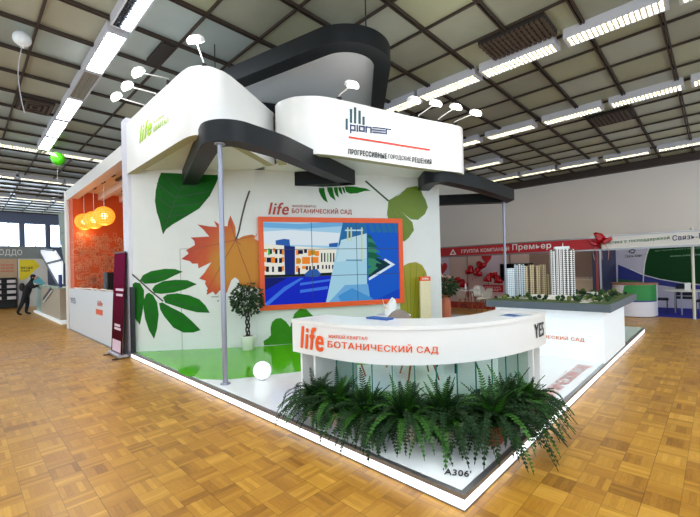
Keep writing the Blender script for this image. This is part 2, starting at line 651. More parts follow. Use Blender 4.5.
# ------------------------------------------------------------------ ceiling lights
HOUS = mat('pale_enamel_housing', (196, 196, 204), .4, var=.03)
LOUV = mat('ivory_louvre', (226, 220, 196), .4, var=.03)
TUBE = mat('lit_tube_diffuser', (255, 255, 255), .5, emit=26., emit_rgb=(236, 246, 255))
TUBEW = mat('lit_tube_warm', (255, 255, 255), .5, emit=10., emit_rgb=(250, 250, 240))
UNLIT = mat('unlit_grey_diffuser', (128, 124, 112), .4, .2)
WN = ['first', 'second', 'third', 'fourth', 'fifth', 'sixth', 'seventh']


def luminaire(label, L, w, kind, group=None):
    """along local X, under the ceiling; kind: lit / louvre / unlit / half"""
    t = thing('ceiling_light', label, 'ceiling light', (0, 0, 0), group)
    h = MB()
    h.box((-L / 2, -w / 2, .0), (L / 2, -w / 2 + .03, .2)); h.box((-L / 2, w / 2 - .03, .0), (L / 2, w / 2, .2))
    h.box((-L / 2, -w / 2 + .03, .0), (-L / 2 + .04, w / 2 - .03, .2)); h.box((L / 2 - .04, -w / 2 + .03, .0), (L / 2, w / 2 - .03, .2))
    h.box((-L / 2 + .04, -w / 2 + .03, .14), (L / 2 - .04, w / 2 - .03, .2))
    h.build('housing', HOUS, t)
    d = MB()
    if kind == 'half':
        d.box((-L / 2 + .05, -.0, .02), (L / 2 - .05, w / 2 - .035, .06))
    else:
        d.box((-L / 2 + .05, -w / 2 + .04, .02 if kind != 'louvre' else .09), (L / 2 - .05, w / 2 - .04, .06 if kind != 'louvre' else .12))
    d.build('diffuser', UNLIT if kind == 'unlit' else (TUBEW if kind == 'louvre' else TUBE), t)
    if kind in ('louvre', 'half', 'unlit'):
        q = MB()
        if kind == 'unlit':
            for yy in (-.08, -.027, .027, .08): q.box((-L / 2 + .05, yy - .012, .0), (L / 2 - .05, yy + .012, .02))
        else:
            n = 18
            y0, y1 = (-w / 2 + .035, w / 2 - .035) if kind == 'louvre' else (-w / 2 + .035, -.01)
            for i in range(n + 1):
                x = -L / 2 + .05 + (L - .1) * i / n
                q.box((x - .013, y0, .0), (x + .013, y1, .07))
            for i in range(1, 3):
                yy = y0 + (y1 - y0) * i / 3
                q.box((-L / 2 + .05, yy - .008, .006), (L / 2 - .05, yy + .008, .061))
        q.build('louvre', LOUV if kind == 'louvre' else (UNLIT if kind == 'unlit' else DARKM), t)
    return t


ZL = 6.3
# row over the aisle
for k, (a, b, kind, lab) in enumerate([
        (-4.86, -6.66, 'half', 'ceiling light with one dark louvred half, at the aisle row end nearest the camera'),
        (-6.88, -8.78, 'lit', 'lit ceiling light between the half-dark one and the unlit grey one'),
        (-8.83, -10.63, 'unlit', 'unlit grey ceiling light in the bright aisle row'),
        (-10.68, -12.5, 'lit', 'lit ceiling light next after the unlit one, away from the camera'),
        (-12.64, -14.4, 'lit', 'lit ceiling light in the aisle row, second beyond the unlit one'),
        (-14.53, -16.2, 'lit', 'lit ceiling light above the green balloon, last of the aisle row')]):
    t = luminaire(lab, abs(a - b), .36, kind, 'ceiling lights over the aisle')
    t.location = ((a + b) / 2, -.22, ZL)
    if kind == 'lit': lit_proto = t
# louvred rows towards the back wall, and unseen rows added for brightness
proto = None
lit0 = lit_proto
rowlab = {6.53: ('row above the model towers', [(.89, 2.53), (-.9, .74), (-2.68, -1.1), (-4.47, -2.83), (-6.2, -4.6)]),
          11.1: ('second louvred row, above red booth', [(.9, 2.5), (-.88, .7), (-2.74, -1.1), (-4.7, -2.96), (-6.6, -4.92)]),
          14.6: ('third louvred row', [(-7.24, -5.64), (-9.05, -7.4)]),
          2.15: ('row above the counter', [(1.8, 3.45), (0., 1.65)]),
          -.23: ('row above the platform corner', [(3.6, 5.25), (1.8, 3.45), (0., 1.65), (-1.8, -.15)]),
          -4.6: ('row over the open floor before the stand', [(3.6, 5.25), (1.8, 3.45), (0., 1.65), (-1.8, -.15), (-3.6, -1.95), (-5.4, -3.75)]),
          -7.6: ('outermost row over the open floor', [(3.6, 5.25), (1.2, 2.85), (-1.2, .45), (-3.6, -1.95), (-6., -4.35)]),
          18.1: ('row along the back wall', [(-.45, 1.2), (-2.43, -.6), (-4.2, -2.57), (-6.01, -4.3), (-7.7, -6.12), (-9.5, -7.85)])}
for y, (desc, segs) in rowlab.items():
    for k, (a, b) in enumerate(segs):
        lab = '%sceiling light, %s from the frame edge, %s' % ('' if y in (2.15, -.23, -4.6) else 'louvred ', WN[k], desc)
        if y in (2.15, -.23, -4.6):
            t = dup(lit0, label=lab, group='added overhead ceiling lights out of the frame')
        elif proto is None:
            proto = luminaire(lab, 1.65, .44, 'louvre', 'louvred ceiling lights'); t = proto
        else:
            t = dup(proto, label=lab)
        t.location = ((a + b) / 2, y, ZL)
# cross rows far down the hall
for x, segs, desc in ((-16.55, [(-3.2, -1.65), (-1.55, -.35), (-.25, 1.25), (1.35, 2.95)], 'crosswise row behind the green balloon'),
                      (-22.1, [(-2.2, -.5), (-.35, 1.2), (1.35, 2.95)], 'crosswise row above the bending person'),
                      (-28., [(-2.0, -.3), (-.1, 1.6), (1.8, 3.4)], 'farthest crosswise row before the windows')):
    for k, (a, b) in enumerate(segs):
        t = dup(proto, ((x), (a + b) / 2, ZL), PI / 2, 'louvred ceiling light, %s in the %s' % (WN[k], desc))

# dark vents and holes in the ceiling
VENT = mat('vent_hole_shade', (34, 28, 24), .7, var=.3)  # darkness inside the vents and holes put into the backing colour
VSLAT = mat('brown_vent_slat', (72, 58, 46), .6, var=.2)


def vent(lab, x0, x1, y0, y1, slats, cat='air vent'):
    t = thing('ceiling_vent', lab, cat, ((x0 + x1) / 2, (y0 + y1) / 2, HC - .12))
    a = MB(); a.box((x0, y0, HC - .1), (x1, y1, HC - .015)); a.build('backing', VENT, t)
    if slats == 'square':
        q = MB(); cx, cy = (x0 + x1) / 2, (y0 + y1) / 2
        for f in (.9, .6, .3):
            w, h = (x1 - x0) / 2 * f, (y1 - y0) / 2 * f
            ring(q, [(cx - w, cy - h), (cx + w, cy - h), (cx + w, cy + h), (cx - w, cy + h)],
                 [(cx - w + .05, cy - h + .05), (cx + w - .05, cy - h + .05), (cx + w - .05, cy + h - .05), (cx - w + .05, cy + h - .05)], HC - .13, HC - .1)
        q.build('grille', VSLAT, t)
    elif slats:
        q = MB()
        for i in range(slats):
            x = x0 + (x1 - x0) * (i + .5) / slats
            q.box((x - .03, y0, HC - .13), (x + .03, y1, HC - .1))
        for i in range(5):
            y = y0 + (y1 - y0) * (i + .5) / 5
            q.box((x0, y - .02, HC - .125), (x1, y + .02, HC - .105))
        q.build('grille', VSLAT, t)


vent('square dark vent in the ceiling below the white balloon string', -12.7, -11.65, -1.25, -.5, 'square')
vent('brown grated vent in the ceiling at the top edge', -2.3, -.98, 5.4, 6.22, 14)
vent('ragged dark vent hole behind the second louvred row', -1.65, -.62, 12.0, 13.1, 9)
vent('empty dark ceiling slot above the curved white fascia', -7.75, -6.75, .57, .80, 0)

# balloons at the ceiling
def balloon(lab, p, r, m, sc, strlen, sag, cat='balloon'):
    t = thing('balloon', lab, cat, p)
    b = MB(); b.sphere((p[0], p[1], p[2]), r, 24, 14, 0, sc)
    b.lathe([(.035, -.02), (.012, .02)], (p[0], p[1], p[2] - r * sc[2] - .01), 10)
    b.build('envelope', m, t)
    s = MB(); z0 = p[2] - r * sc[2]
    s.tube([(p[0] + sag * math.sin(i / 10 * 5) * i / 10, p[1] - sag * .6 * math.sin(i / 10 * 3.5), z0 - strlen * i / 10) for i in range(11)], .008, 6)
    s.build('string', mat('grey_ribbon', (170, 172, 176), .5), t)


balloon('white balloon with a hanging string under the ceiling', Z(22, 39, 6.3), .14, mat('white_rubber', (232, 236, 240), .3), (1.05, 1.05, 1), 1.25, .12)
balloon('bright green balloon on a string above the aisle', Z(58, 159, 5.95), .222, mat('green_rubber', (86, 214, 30), .3, emit=0.), (1, 1, 1.05), 1.1, .05)

# ------------------------------------------------------------------ the exhibition stand
PH = .115                                  # deck height
W0 = np.array([-7.27, .07]); BP = np.array([-5.66, 1.93])
dB = np.array([math.cos(math.radians(61)), math.sin(math.radians(61))])
WE = BP + dB * 4.36
WALL = Surf([W0, BP, WE])
WB = Surf([BP, WE])
FZ0, FZ1 = 3.74, 4.77                      # fascia heights

# platform with its lit edge
pl = thing('stand_platform', 'low white glossy stand floor with a lit edge and green area', 'stand floor', (-3.6, 4.4, 0))
XL, YB = -7.5, 8.94
d = MB(); d.box((XL, .035, .0), (-.035, YB, PH)); d.build('deck', DECKW, pl)
e = MB()
for lo, hi in (((XL, 0, .088), (0, .045, PH + .004)), ((-.045, .045, .088), (0, YB, PH + .004))):
    e.box(lo, hi)
e.build('edge_trim', ALU, pl)
for lo, hi in (((XL, .008, .012), (-.008, .034, .088)), ((-.034, .034, .012), (-.008, YB, .088))):
    q = MB(); q.box(lo, hi); q.build('light_strip', LED, pl)
    q = MB(); q.box((lo[0], lo[1] - .004, 0), (hi[0] + .004, hi[1], .012)); q.build('base_rail', ALU, pl)
GZ = PH + .003
gpx = [(150, 361), (170, 369.5), (185, 375.8), (200, 378.8), (222, 379.6), (242, 378), (262, 375.6), (303, 371), (345, 366), (380, 363)]
gp = [Z(x, y, GZ) for x, y in gpx]
gp = [(-7.25, .05, GZ), (-5.9, .05, GZ)] + [p for p in gp if p[1] > .048] + [(WE[0] + .05, WE[1] - .15, GZ), (BP[0], BP[1], GZ), (W0[0], W0[1], GZ)]
gm = MB(); gm.prism([(p[0], p[1]) for p in gp], PH - .002, GZ); gm.build('green_floor', GREENF, pl)
c = crop(120, 330, 6.99)
lp = c([(395, 290), (440, 262), (500, 246), (570, 247), (548, 282), (515, 318), (495, 328), (440, 312)])
q = MB(); q.prism([tuple(Z(x, y, GZ)[:2]) for x, y in lp][::-1], GZ - .001, GZ + .002); q.build('leaf_print', GREENL, pl)
# floor lettering
q = MB()
text(q, "'A306'", quad_map(Z(443, 474.5, PH + .003), Z(472, 477.5, PH + .003), Z(443, 468.5, PH + .003)), bold=.02, shear=.1)
q.build('floor_number', TXTK, pl)
q = MB()
text(q, 'БОТАНИЧЕСКИЙ САД', quad_map((-.12, 2.15, PH + .003), (-.12, 4.3, PH + .003), (-.36, 2.15, PH + .003)), bold=.01)
q.build('floor_lettering', mat('faded_red_lettering', (240, 176, 166), .4), pl)

# main wall with the printed leaves
wall = thing('exhibition_wall', 'tall white stand wall printed with big leaves behind the counter', 'stand wall', (-6.2, 4.2, 0))
q = MB()
core = [tuple(W0), tuple(BP), tuple(WE), (-4.7, 6.2), (-7.5, 6.2), (-7.5, .3), (-7.5, .07)]
q.prism(core, 0, FZ1 - .05)
q.build('panel', WALLW, wall)
# pillar at its open end
q = MB(); q.box((-7.62, .0, 0), (-7.28, .3, FZ1 + .12)); q.build('end_pillar', mat('pale_lilac_panel', (214, 212, 222), .4, var=.03), wall)
q = MB(); q.box((-7.30, -.004, PH), (-7.19, .06, FZ0 - 2.3)); q.build('end_trim', DARKM, wall)
# door in the wall: narrow seams and a handle
q = MB()
s0, z1 = WALL.hit(180, 249); s1, _ = WALL.hit(222, 300)
for a, b, c0, c1 in ((s0 - .006, s0 + .006, PH, z1), (s1 - .006, s1 + .006, PH, z1), (s0, s1, z1 - .006, z1 + .006)):
    q.poly([WALL.pt(a, c0, .003), WALL.pt(b, c0, .003), WALL.pt(b, c1, .003), WALL.pt(a, c1, .003)])
q.build('door_seam', mat('seam_grey', (150, 148, 140), .6), wall)
q = MB(); sh, zh = WALL.hit(218, 296.5)
q.tube([WALL.pt(sh, zh, 0), WALL.pt(sh, zh, .05)], .012)
q.tube([WALL.pt(sh, zh, .05), WALL.pt(sh - .12, zh, .05)], .01)
q.tube([WALL.pt(sh, zh - .09, 0), WALL.pt(sh, zh - .09, .015)], .02)
q.build('door_handle', ALU, wall)


def leaf_mat(name, a, b, axis_scale, c2=None):
    """print ink: two greens mottled by noise"""
    return mat(name, a, .6, var=.3, scale=axis_scale, spec=.2)


LEAFD = leaf_mat('dark_leaf_print', (6, 88, 8), None, 3)
LEAFM = leaf_mat('mid_leaf_print', (12, 100, 8), None, 4)
VEIN = mat('leaf_vein_print', (12, 58, 20), .5)
STEMP = mat('stem_print', (70, 62, 50), .5)
GINK = mat('ginkgo_print', (98, 122, 10), .5, var=.22, scale=1.5)
GINK2 = mat('yellow_ginkgo_print', (146, 140, 6), .5, var=.22, scale=1.6)


def wprint(px, name, m, off=.004, surf=WALL):
    q = MB(); q.poly([surf.px(x, y, off) for x, y in px]); return q.build(name, m, wall)


def veins(lines, m, w=.012, off=.006, surf=WALL):
    q = MB()
    for pts in lines:
        P = [surf.px(x, y, off) for x, y in pts]
        for k, (a, b) in enumerate(zip(P, P[1:])):
            dv = b - a; n = np.cross(dv, np.array([.76, -.65, 0])); n = n / np.linalg.norm(n) * w / 2
            q.poly([a - n, b - n, b + n, a + n])
    return q.build('leaf_veins', m, wall)


c = crop(150, 150, 4.971)
wprint(c([(55, 113), (42, 145), (29, 200), (25, 255), (34, 310), (48, 350), (57, 390), (65, 420), (80, 395), (110, 372), (180, 331), (245, 291), (298, 228), (328, 168), (345, 125)])[::-1], 'leaf_print', LEAFD)
vl = [c([(65, 415), (95, 330), (130, 240), (165, 180), (195, 118)])]
for a, b in (((90, 345), (35, 300)), ((110, 290), (30, 230)), ((130, 240), (35, 165)), ((150, 205), (70, 118)), ((95, 330), (190, 320)), ((115, 280), (260, 262)), ((135, 235), (300, 205)), ((160, 190), (325, 150))):
    vl.append(c([a, b]))
veins(vl, VEIN, .014)
c = crop(125, 250, 4.971)
for pts in ([(75, 150), (90, 125), (130, 105), (200, 93), (250, 95), (288, 108), (250, 125), (200, 150), (150, 165), (100, 168)],
            [(135, 195), (150, 175), (190, 155), (250, 148), (310, 150), (358, 170), (300, 195), (240, 212), (180, 218), (145, 213)],
            [(190, 235), (210, 220), (260, 215), (320, 225), (370, 245), (400, 275), (422, 312), (360, 310), (300, 295), (240, 275), (200, 262)],
            [(170, 265), (185, 260), (230, 285), (290, 315), (340, 360), (376, 398), (340, 410), (290, 410), (240, 385), (195, 330), (175, 295)],
            [(105, 220), (120, 212), (140, 225), (160, 260), (168, 320), (160, 390), (145, 442), (120, 400), (100, 340), (92, 290), (95, 245)],
            [(32, 175), (50, 160), (75, 165), (95, 200), (95, 260), (85, 320), (75, 372), (50, 340), (35, 290), (31, 240)]):
    wprint(c(pts), 'leaflet_print', LEAFM)
veins([c([(27, 113), (70, 150), (130, 205), (190, 255)])], STEMP, .03)
veins([c(p) for p in ([(75, 150), (285, 108)], [(135, 195), (355, 170)], [(190, 240), (420, 310)], [(172, 265), (374, 398)], [(112, 215), (145, 438)], [(58, 160), (75, 370)])], VEIN, .012)

# maple leaf: red at its tips, yellow at the far side
mm = bpy.data.materials.new('maple_leaf_print'); mm.use_nodes = True
nt = mm.node_tree; b = nt.nodes['Principled BSDF']; b.inputs['Roughness'].default_value = .5
tc = nt.nodes.new('ShaderNodeTexCoord'); vs = nt.nodes.new('ShaderNodeVectorMath'); vs.operation = 'DISTANCE'
mpo = np.array([-6.2, 4.2, 0])
vs.inputs[1].default_value = tuple(WALL.px(243, 262) - mpo)
ns = nt.nodes.new('ShaderNodeTexNoise'); ns.inputs['Scale'].default_value = 2.6; ns.inputs['Detail'].default_value = 4
nt.links.new(tc.outputs['Object'], vs.inputs[0]); nt.links.new(tc.outputs['Object'], ns.inputs['Vector'])
fac = node_math(nt, 'ADD', node_math(nt, 'MULTIPLY', vs.outputs['Value'], .58), node_math(nt, 'MULTIPLY', ns.outputs['Fac'], .35))
rp = nt.nodes.new('ShaderNodeValToRGB'); el = rp.color_ramp.elements
el[0].position = .42; el[0].color = lin((186, 120, 0)); el[1].position = 1.; el[1].color = lin((124, 10, 2))
k = el.new(.64); k.color = lin((190, 76, 0)); k = el.new(.85); k.color = lin((172, 34, 2))
nt.links.new(fac, rp.inputs[0]); nt.links.new(rp.outputs[0], b.inputs['Base Color'])
maple = [(236, 238), (238.5, 238.8), (243, 236.2), (248.7, 235), (257.3, 234), (254.4, 238.6), (258.5, 241.4), (259.5, 290), (255.8, 287.2), (250, 289.4), (245.8, 288.7), (240, 287),
         (238.7, 280), (235, 277.2), (231.5, 280), (228.7, 287), (227, 293), (222.5, 288.5), (219.4, 290.8), (215.8, 295), (213, 291.5), (206.5, 295), (208, 288.7), (205, 283.6), (205.8, 280.8), (199.3, 278.6),
         (204.3, 273), (211.5, 262.2), (198.6, 268.3), (197.9, 263.6), (192.2, 263.6), (190, 261.2), (181.4, 259), (188.6, 253.6), (186.5, 250), (195, 245), (194.3, 240.7), (190.7, 237.5), (198.6, 237.2), (209.3, 236.5),
         (203.3, 229.5), (197.3, 224.4), (209, 226.4), (217, 227), (214, 220.8), (221.4, 225.6), (227.5, 226.5), (228.5, 221), (230.5, 215.4), (235.5, 227.4)]
wprint(maple, 'maple_leaf_print', mm)
veins([[(235.5, 240), (186, 251)], [(235.5, 240), (207, 291)], [(235.5, 240), (230, 220)], [(235.5, 240), (258, 262)], [(235.5, 240), (252, 284)], [(235.5, 240), (254, 236)]], mat('maple_vein_print', (150, 70, 14), .5), .016)
c = crop(150, 150, 4.971)
veins([c([(425, 452), (442, 405), (455, 340), (475, 260), (495, 203)])], STEMP, .035)

# fern frond, ginkgo leaves and the blob leaf on the wall
c = crop(280, 130, 6.99)
for pts in ([(270, 405), (272, 430), (285, 460), (305, 490), (335, 508), (322, 470), (312, 430), (310, 405)], [(328, 400), (332, 425), (350, 465), (390, 495), (377, 455), (366, 400)],
            [(375, 400), (378, 425), (390, 455), (412, 475), (406, 440), (402, 400)], [(406, 400), (410, 420), (420, 440), (437, 455), (433, 425), (427, 400)], [(430, 400), (445, 435), (458, 447), (453, 420), (447, 400)],
            [(450, 395), (520, 395), (560, 403), (600, 408), (635, 425), (590, 427), (540, 442), (490, 446), (462, 432)]):
    wprint(c(pts), 'fern_print', LEAFM, surf=WB)
c = crop(290, 165, 4.375)
wprint(c([(430, 155), (480, 130), (510, 100), (555, 92), (575, 115), (582, 135), (592, 150), (603, 185), (590, 215), (560, 240), (530, 238), (508, 222), (488, 205), (512, 228), (535, 250), (542, 285), (520, 318), (500, 335), (486, 330), (465, 300), (430, 240), (424, 215), (428, 180)])[::-1], 'ginkgo_print', GINK, surf=WB)
veins([c([(330, 70), (370, 105), (430, 157)])], VEIN, .04, surf=WB)
veins([c([(432, 157), p]) for p in ((510, 105), (550, 95), (575, 118), (598, 185), (560, 236), (540, 290), (500, 330))], mat('ginkgo_vein_print', (88, 112, 18), .5), .008, surf=WB)
wprint([(401, 267), (409, 263), (416, 262), (422, 265), (426, 272), (428, 282), (424, 300), (421, 318), (419, 345), (412, 350), (404, 347), (400, 320)][::-1], 'ginkgo_print', GINK2, surf=WB)
veins([[(411, 348), p] for p in ((404, 268), (410, 265), (417, 264), (424, 272), (426, 286))], mat('ginkgo_vein_print', (88, 112, 18), .5), .01, surf=WB)
wprint([(264, 345.5), (263.5, 341), (268, 338.2), (271, 335), (270.5, 328), (272, 322), (276, 318.6), (281, 318), (286, 321.5), (290, 327), (291.5, 322), (294.5, 313.5), (300, 308.6), (306, 309), (311, 314), (318, 320), (320, 342)][::-1], 'leaf_print', leaf_mat('fresh_leaf_print', (52, 126, 14), None, 3), surf=WB)

# wall lettering above the video wall
q = MB()
text(q, 'life', WB.rect_map((268.5, 214.5), (288.5, 203), .006), bold=.03, shear=.25)
text(q, 'БОТАНИЧЕСКИЙ САД', WB.rect_map((292, 214), (351.5, 208.6), .006), bold=.03)
text(q, 'ЖИЛОЙ КВАРТАЛ', WB.rect_map((292, 207.2), (316, 204.9), .006), bold=.01)
q.build('wall_lettering', TXTR, wall)

# ---- video wall
vw = thing('video_wall', 'large video wall in an orange frame showing an orange and white building', 'video wall', WB.pt(1.7, 1.0, .05))
S0, S1, VZ0, VZ1 = .06, 3.33, .87, 2.83
FB = .105


def wbox(mb, s0, s1, z0, z1, o0, o1, surf=WB, mi=0):
    P = [surf.pt(s, z, o) for z in (z0, z1) for (s, o) in ((s0, o1), (s1, o1), (s1, o0), (s0, o0))]
    return mb.add(P, [(3, 2, 1, 0), (4, 5, 6, 7), (0, 1, 5, 4), (1, 2, 6, 5), (2, 3, 7, 6), (3, 0, 4, 7)], mi)


q = MB()
wbox(q, S0, S0 + FB, VZ0, VZ1, .002, .09); wbox(q, S1 - FB, S1, VZ0, VZ1, .002, .09)
wbox(q, S0 + FB, S1 - FB, VZ0, VZ0 + FB, .002, .09); wbox(q, S0 + FB, S1 - FB, VZ1 - FB, VZ1, .002, .09)
q.build('frame', ORANGE, vw)
a0, a1, b0, b1 = S0 + FB, S1 - FB, VZ0 + FB, VZ1 - FB


def scr(name, rgb, e=.72):
    return mat('screen_' + name, (4, 4, 5), .4, spec=.08, emit=e, emit_rgb=rgb, var=0)


SCO = Surf([WB.pt(0, 0, .05), WB.pt(4.36, 0, .05)])


class Clip:
    """screen pictures drawn on the display plane, cut to its rectangle"""
    def __init__(s): s.mb = MB(); s.mats = []; s.k = 0

    def put(s, px, m):
        P = [SCO.hit(x, y) for x, y in px]
        P = clip_rect(P, a0, b0, a1, b1)
        if len(P) < 3: return
        if m not in s.mats: s.mats.append(m)
        s.k += 1
        o = .0006 * s.k
        A = sum(P[i - 1][0] * P[i][1] - P[i][0] * P[i - 1][1] for i in range(len(P)))
        if A < 0: P = P[::-1]
        s.mb.poly([SCO.pt(t, z, o * .12) for t, z in P], s.mats.index(m))


def clip_rect(P, x0, y0, x1, y1):
    for ax, lim, sg in ((0, x0, 1), (0, x1, -1), (1, y0, 1), (1, y1, -1)):
        out = []
        for i in range(len(P)):
            p, n = P[i], P[(i + 1) % len(P)]
            ip, in_ = (p[ax] - lim) * sg >= 0, (n[ax] - lim) * sg >= 0
            if ip: out.append(p)
            if ip != in_:
                t = (lim - p[ax]) / (n[ax] - p[ax])
                out.append(tuple(p[k] + (n[k] - p[k]) * t for k in (0, 1)))
        P = out
        if not P: break
    return P


R = lambda x0, y0, x1, y1: [(x0, y0), (x1, y0), (x1, y1), (x0, y1)]
cl = Clip()
cl.put(R(255, 215, 408, 312), scr('sky', (166, 212, 240)))
cl.put([(255, 222), (300, 224), (345, 221), (345, 226), (300, 229), (255, 227)], scr('sky_blue', (112, 176, 226)))
cl.put([(255, 232), (290, 230), (340, 233), (340, 246), (255, 244)], scr('cloud', (226, 240, 248)))
cl.put([(275.5, 240.5), (284, 238.8), (289.5, 239.5), (290, 246), (295, 246.5), (295, 276), (283, 276)], scr('navy', (18, 42, 120)))
cl.put([(275.5, 240.5), (284, 238.8), (289.5, 239.5), (289.5, 246), (276, 246)], scr('steel_blue', (44, 96, 176)))
cl.put([(329, 243.5), (338, 242.5), (338, 247), (329, 247)], scr('steel_blue', (44, 96, 176)))
WH = scr('white_wall', (240, 240, 226)); OR = scr('orange', (244, 140, 40)); WN_ = scr('window', (14, 20, 60)); GR = scr('lime', (60, 190, 40)); OL = scr('ochre', (190, 150, 20))
cl.put([(255, 243), (284, 245.5), (285, 277), (255, 278)], WH)
cl.put([(295, 246), (337, 249), (334, 276), (295, 276)], WH)
for r in ((263, 249, 267, 252), (273, 248, 275, 252), (282, 249, 284, 255), (263, 257, 266, 262), (271, 257, 275, 263), (281, 257, 284, 262), (264, 266, 266, 271), (282, 266, 284, 271),
          (296, 250, 299, 255), (308, 250, 311, 256), (315, 251, 319, 256), (296, 258, 300, 264), (302, 257, 310, 264), (311, 257, 318.5, 263), (296, 266, 299, 272), (302, 266, 306, 269)):
    cl.put(R(*r), OR)
for r in ((310.5, 250, 315, 255), (297, 259, 301, 263)): cl.put(R(*r), OL)
cl.put(R(268, 248.5, 270, 255), GR)
for r in ((270, 249, 272, 254), (275, 249, 277.5, 254), (279.5, 249, 282, 254), (266.5, 257.5, 271, 262.5), (275, 258, 277.5, 263), (279, 258, 282, 263), (266, 266.5, 269, 272), (272, 266.5, 274, 272), (278, 266.5, 282, 272),
          (298, 250, 303, 254), (304, 249, 307, 253), (306, 266, 308, 270), (309, 266, 311, 270), (313, 266, 315, 270), (317, 265, 319, 269), (298, 268, 300, 274)):
    cl.put(R(*r), WN_)
for i, x in enumerate((321, 324, 327, 330, 333)):
    cl.put(R(x, 253, x + 1.4, 262), GR if i in (2,) else WN_)
for x in (322, 325.5, 328.5, 332): cl.put(R(x, 265, x + 1.5, 269), WN_)
cl.put([(255, 275), (290, 274.5), (340, 272), (340, 278), (255, 280)], scr('hedge', (12, 34, 22)))
cl.put([(255, 279), (290, 277), (340, 275), (340, 312), (255, 312)], scr('blue_road', (16, 40, 196)))
for pts in ([(262, 306), (284, 287), (300, 278), (304, 278), (285, 291), (264, 309)], [(300, 283), (330, 279), (330, 281), (300, 285.5)], [(300, 290), (328, 286), (328, 289), (300, 293)]):
    cl.put(pts, scr('blue_kerb', (62, 120, 236)))
cl.put([(255, 279), (288, 277.5), (262, 292), (255, 292)], scr('dark_blue', (14, 26, 110)))
cl.put([(304, 274.5), (309, 270), (317, 269), (321, 274), (318, 277), (306, 277)], scr('steel_blue', (44, 96, 176)))
# the pale diagonal half
cl.put([(343, 219), (410, 219), (410, 312), (324, 312)], scr('ice', (168, 216, 238)))
cl.put([(343, 220), (370, 220), (368, 236), (342.5, 242), (338, 247)], scr('tower_blue', (36, 110, 170)))
cl.put([(341, 240), (368, 233), (368, 258), (336, 262)], scr('pale_ice', (190, 226, 240)))
for x in (347, 350.5, 361): cl.put(R(x, 227.5, x + 1.4, 241 if x < 360 else 262), scr('yellow_post', (206, 216, 130)))
cl.put(R(345, 229.6, 363, 231), scr('pale_ice', (190, 226, 240)))
cl.put(R(346, 259.5, 362, 261), scr('grey_blue', (110, 160, 190)))
cl.put([(366.5, 220), (408, 220), (408, 312), (372, 312), (360, 290), (367, 286)], scr('deep_blue', (20, 92, 206)))
for i in range(5): cl.put([(368 + i * 6, 223), (372 + i * 6, 222), (376 + i * 6, 232), (371 + i * 6, 233)], scr('tower_blue', (36, 110, 170)))
cl.put([(329, 302), (345, 285), (368, 284), (372, 312), (328, 312)], scr('sky_blue', (112, 176, 226)))
cl.put([(338, 296), (352, 288), (372, 298), (384, 312), (346, 312)], scr('blue_shape', (70, 150, 216)))
cl.put([(376, 300), (404, 286), (404, 312), (376, 312)], scr('royal', (14, 70, 190)))
cl.put([(385, 258.5), (395, 264.5), (369, 280.5), (368.5, 278), (390.5, 264.6), (383.5, 260)], scr('white', (220, 240, 255)))
cl.put([(372, 256), (386, 261.5), (390, 264.6), (368.5, 278)], scr('dark_teal', (8, 52, 60)))
FIR = scr('fir', (18, 96, 70)); FIR2 = scr('fir_light', (54, 136, 104))
for i, (y, w) in enumerate(((239, 5), (243, 8), (247, 11), (252, 13), (257, 15), (263, 14))):
    cl.put([(368, y - 5), (368 + w * .4, y - 4.5), (368 + w, y + 1), (368 + w * .6, y), (368 + w * .5, y + 3.5), (368, y + 3)], FIR if i % 2 == 0 else FIR2)
cl.put([(368, 268), (374, 265), (378, 268), (374, 271), (368, 276)], FIR2)
# joints between the nine displays
JT = mat('display_joint', (20, 26, 40), .4)
for k in (1, 2):
    s = a0 + (a1 - a0) * k / 3
    z = b0 + (b1 - b0) * k / 3
    for rr in ((s - .006, s + .006, b0, b1), (a0, a1, z - .006, z + .006)):
        cl.k += 1
        if JT not in cl.mats: cl.mats.append(JT)
        cl.mb.poly([SCO.pt(rr[0], rr[2], .012), SCO.pt(rr[1], rr[2], .012), SCO.pt(rr[1], rr[3], .012), SCO.pt(rr[0], rr[3], .012)], cl.mats.index(JT))
cl.mb.build('screen', cl.mats, vw)
q = MB(); wbox(q, a0, a1, b0, b1, .004, .045); q.build('screen_back', BLACK, vw)

# ---- curved fascias
F1P = [np.array(p) for p in ((-7.28, 0.), (-4.75, 0.))] + smooth_path([(-4.75, 0), (-4.45, .01), (-4.25, .06), (-4.11, .22), (-4.08, .42), (-4.13, .6)], 5)[1:] + [np.array((-4.3, .92)), np.array((-4.86, 1.9))]
F2P = smooth_path([(-4.78, 1.95), (-4.6, 1.76), (-4.36, 1.70), (-4.06, 1.77), (-3.86, 1.92), (-3.70, 2.12), (-3.57, 2.45), (-3.4, 3.08), (-3.08, 4.25), (-2.80, 5.05), (-2.735, 5.3), (-2.76, 5.5), (-2.86, 5.68), (-3.2, 6.15)], 5)
F1, F2 = Surf(F1P), Surf(F2P)
EDGE = mat('khaki_underside_shade', (176, 170, 134), .6, var=.05)  # shade on the underside of the fascia rim put into the khaki colour


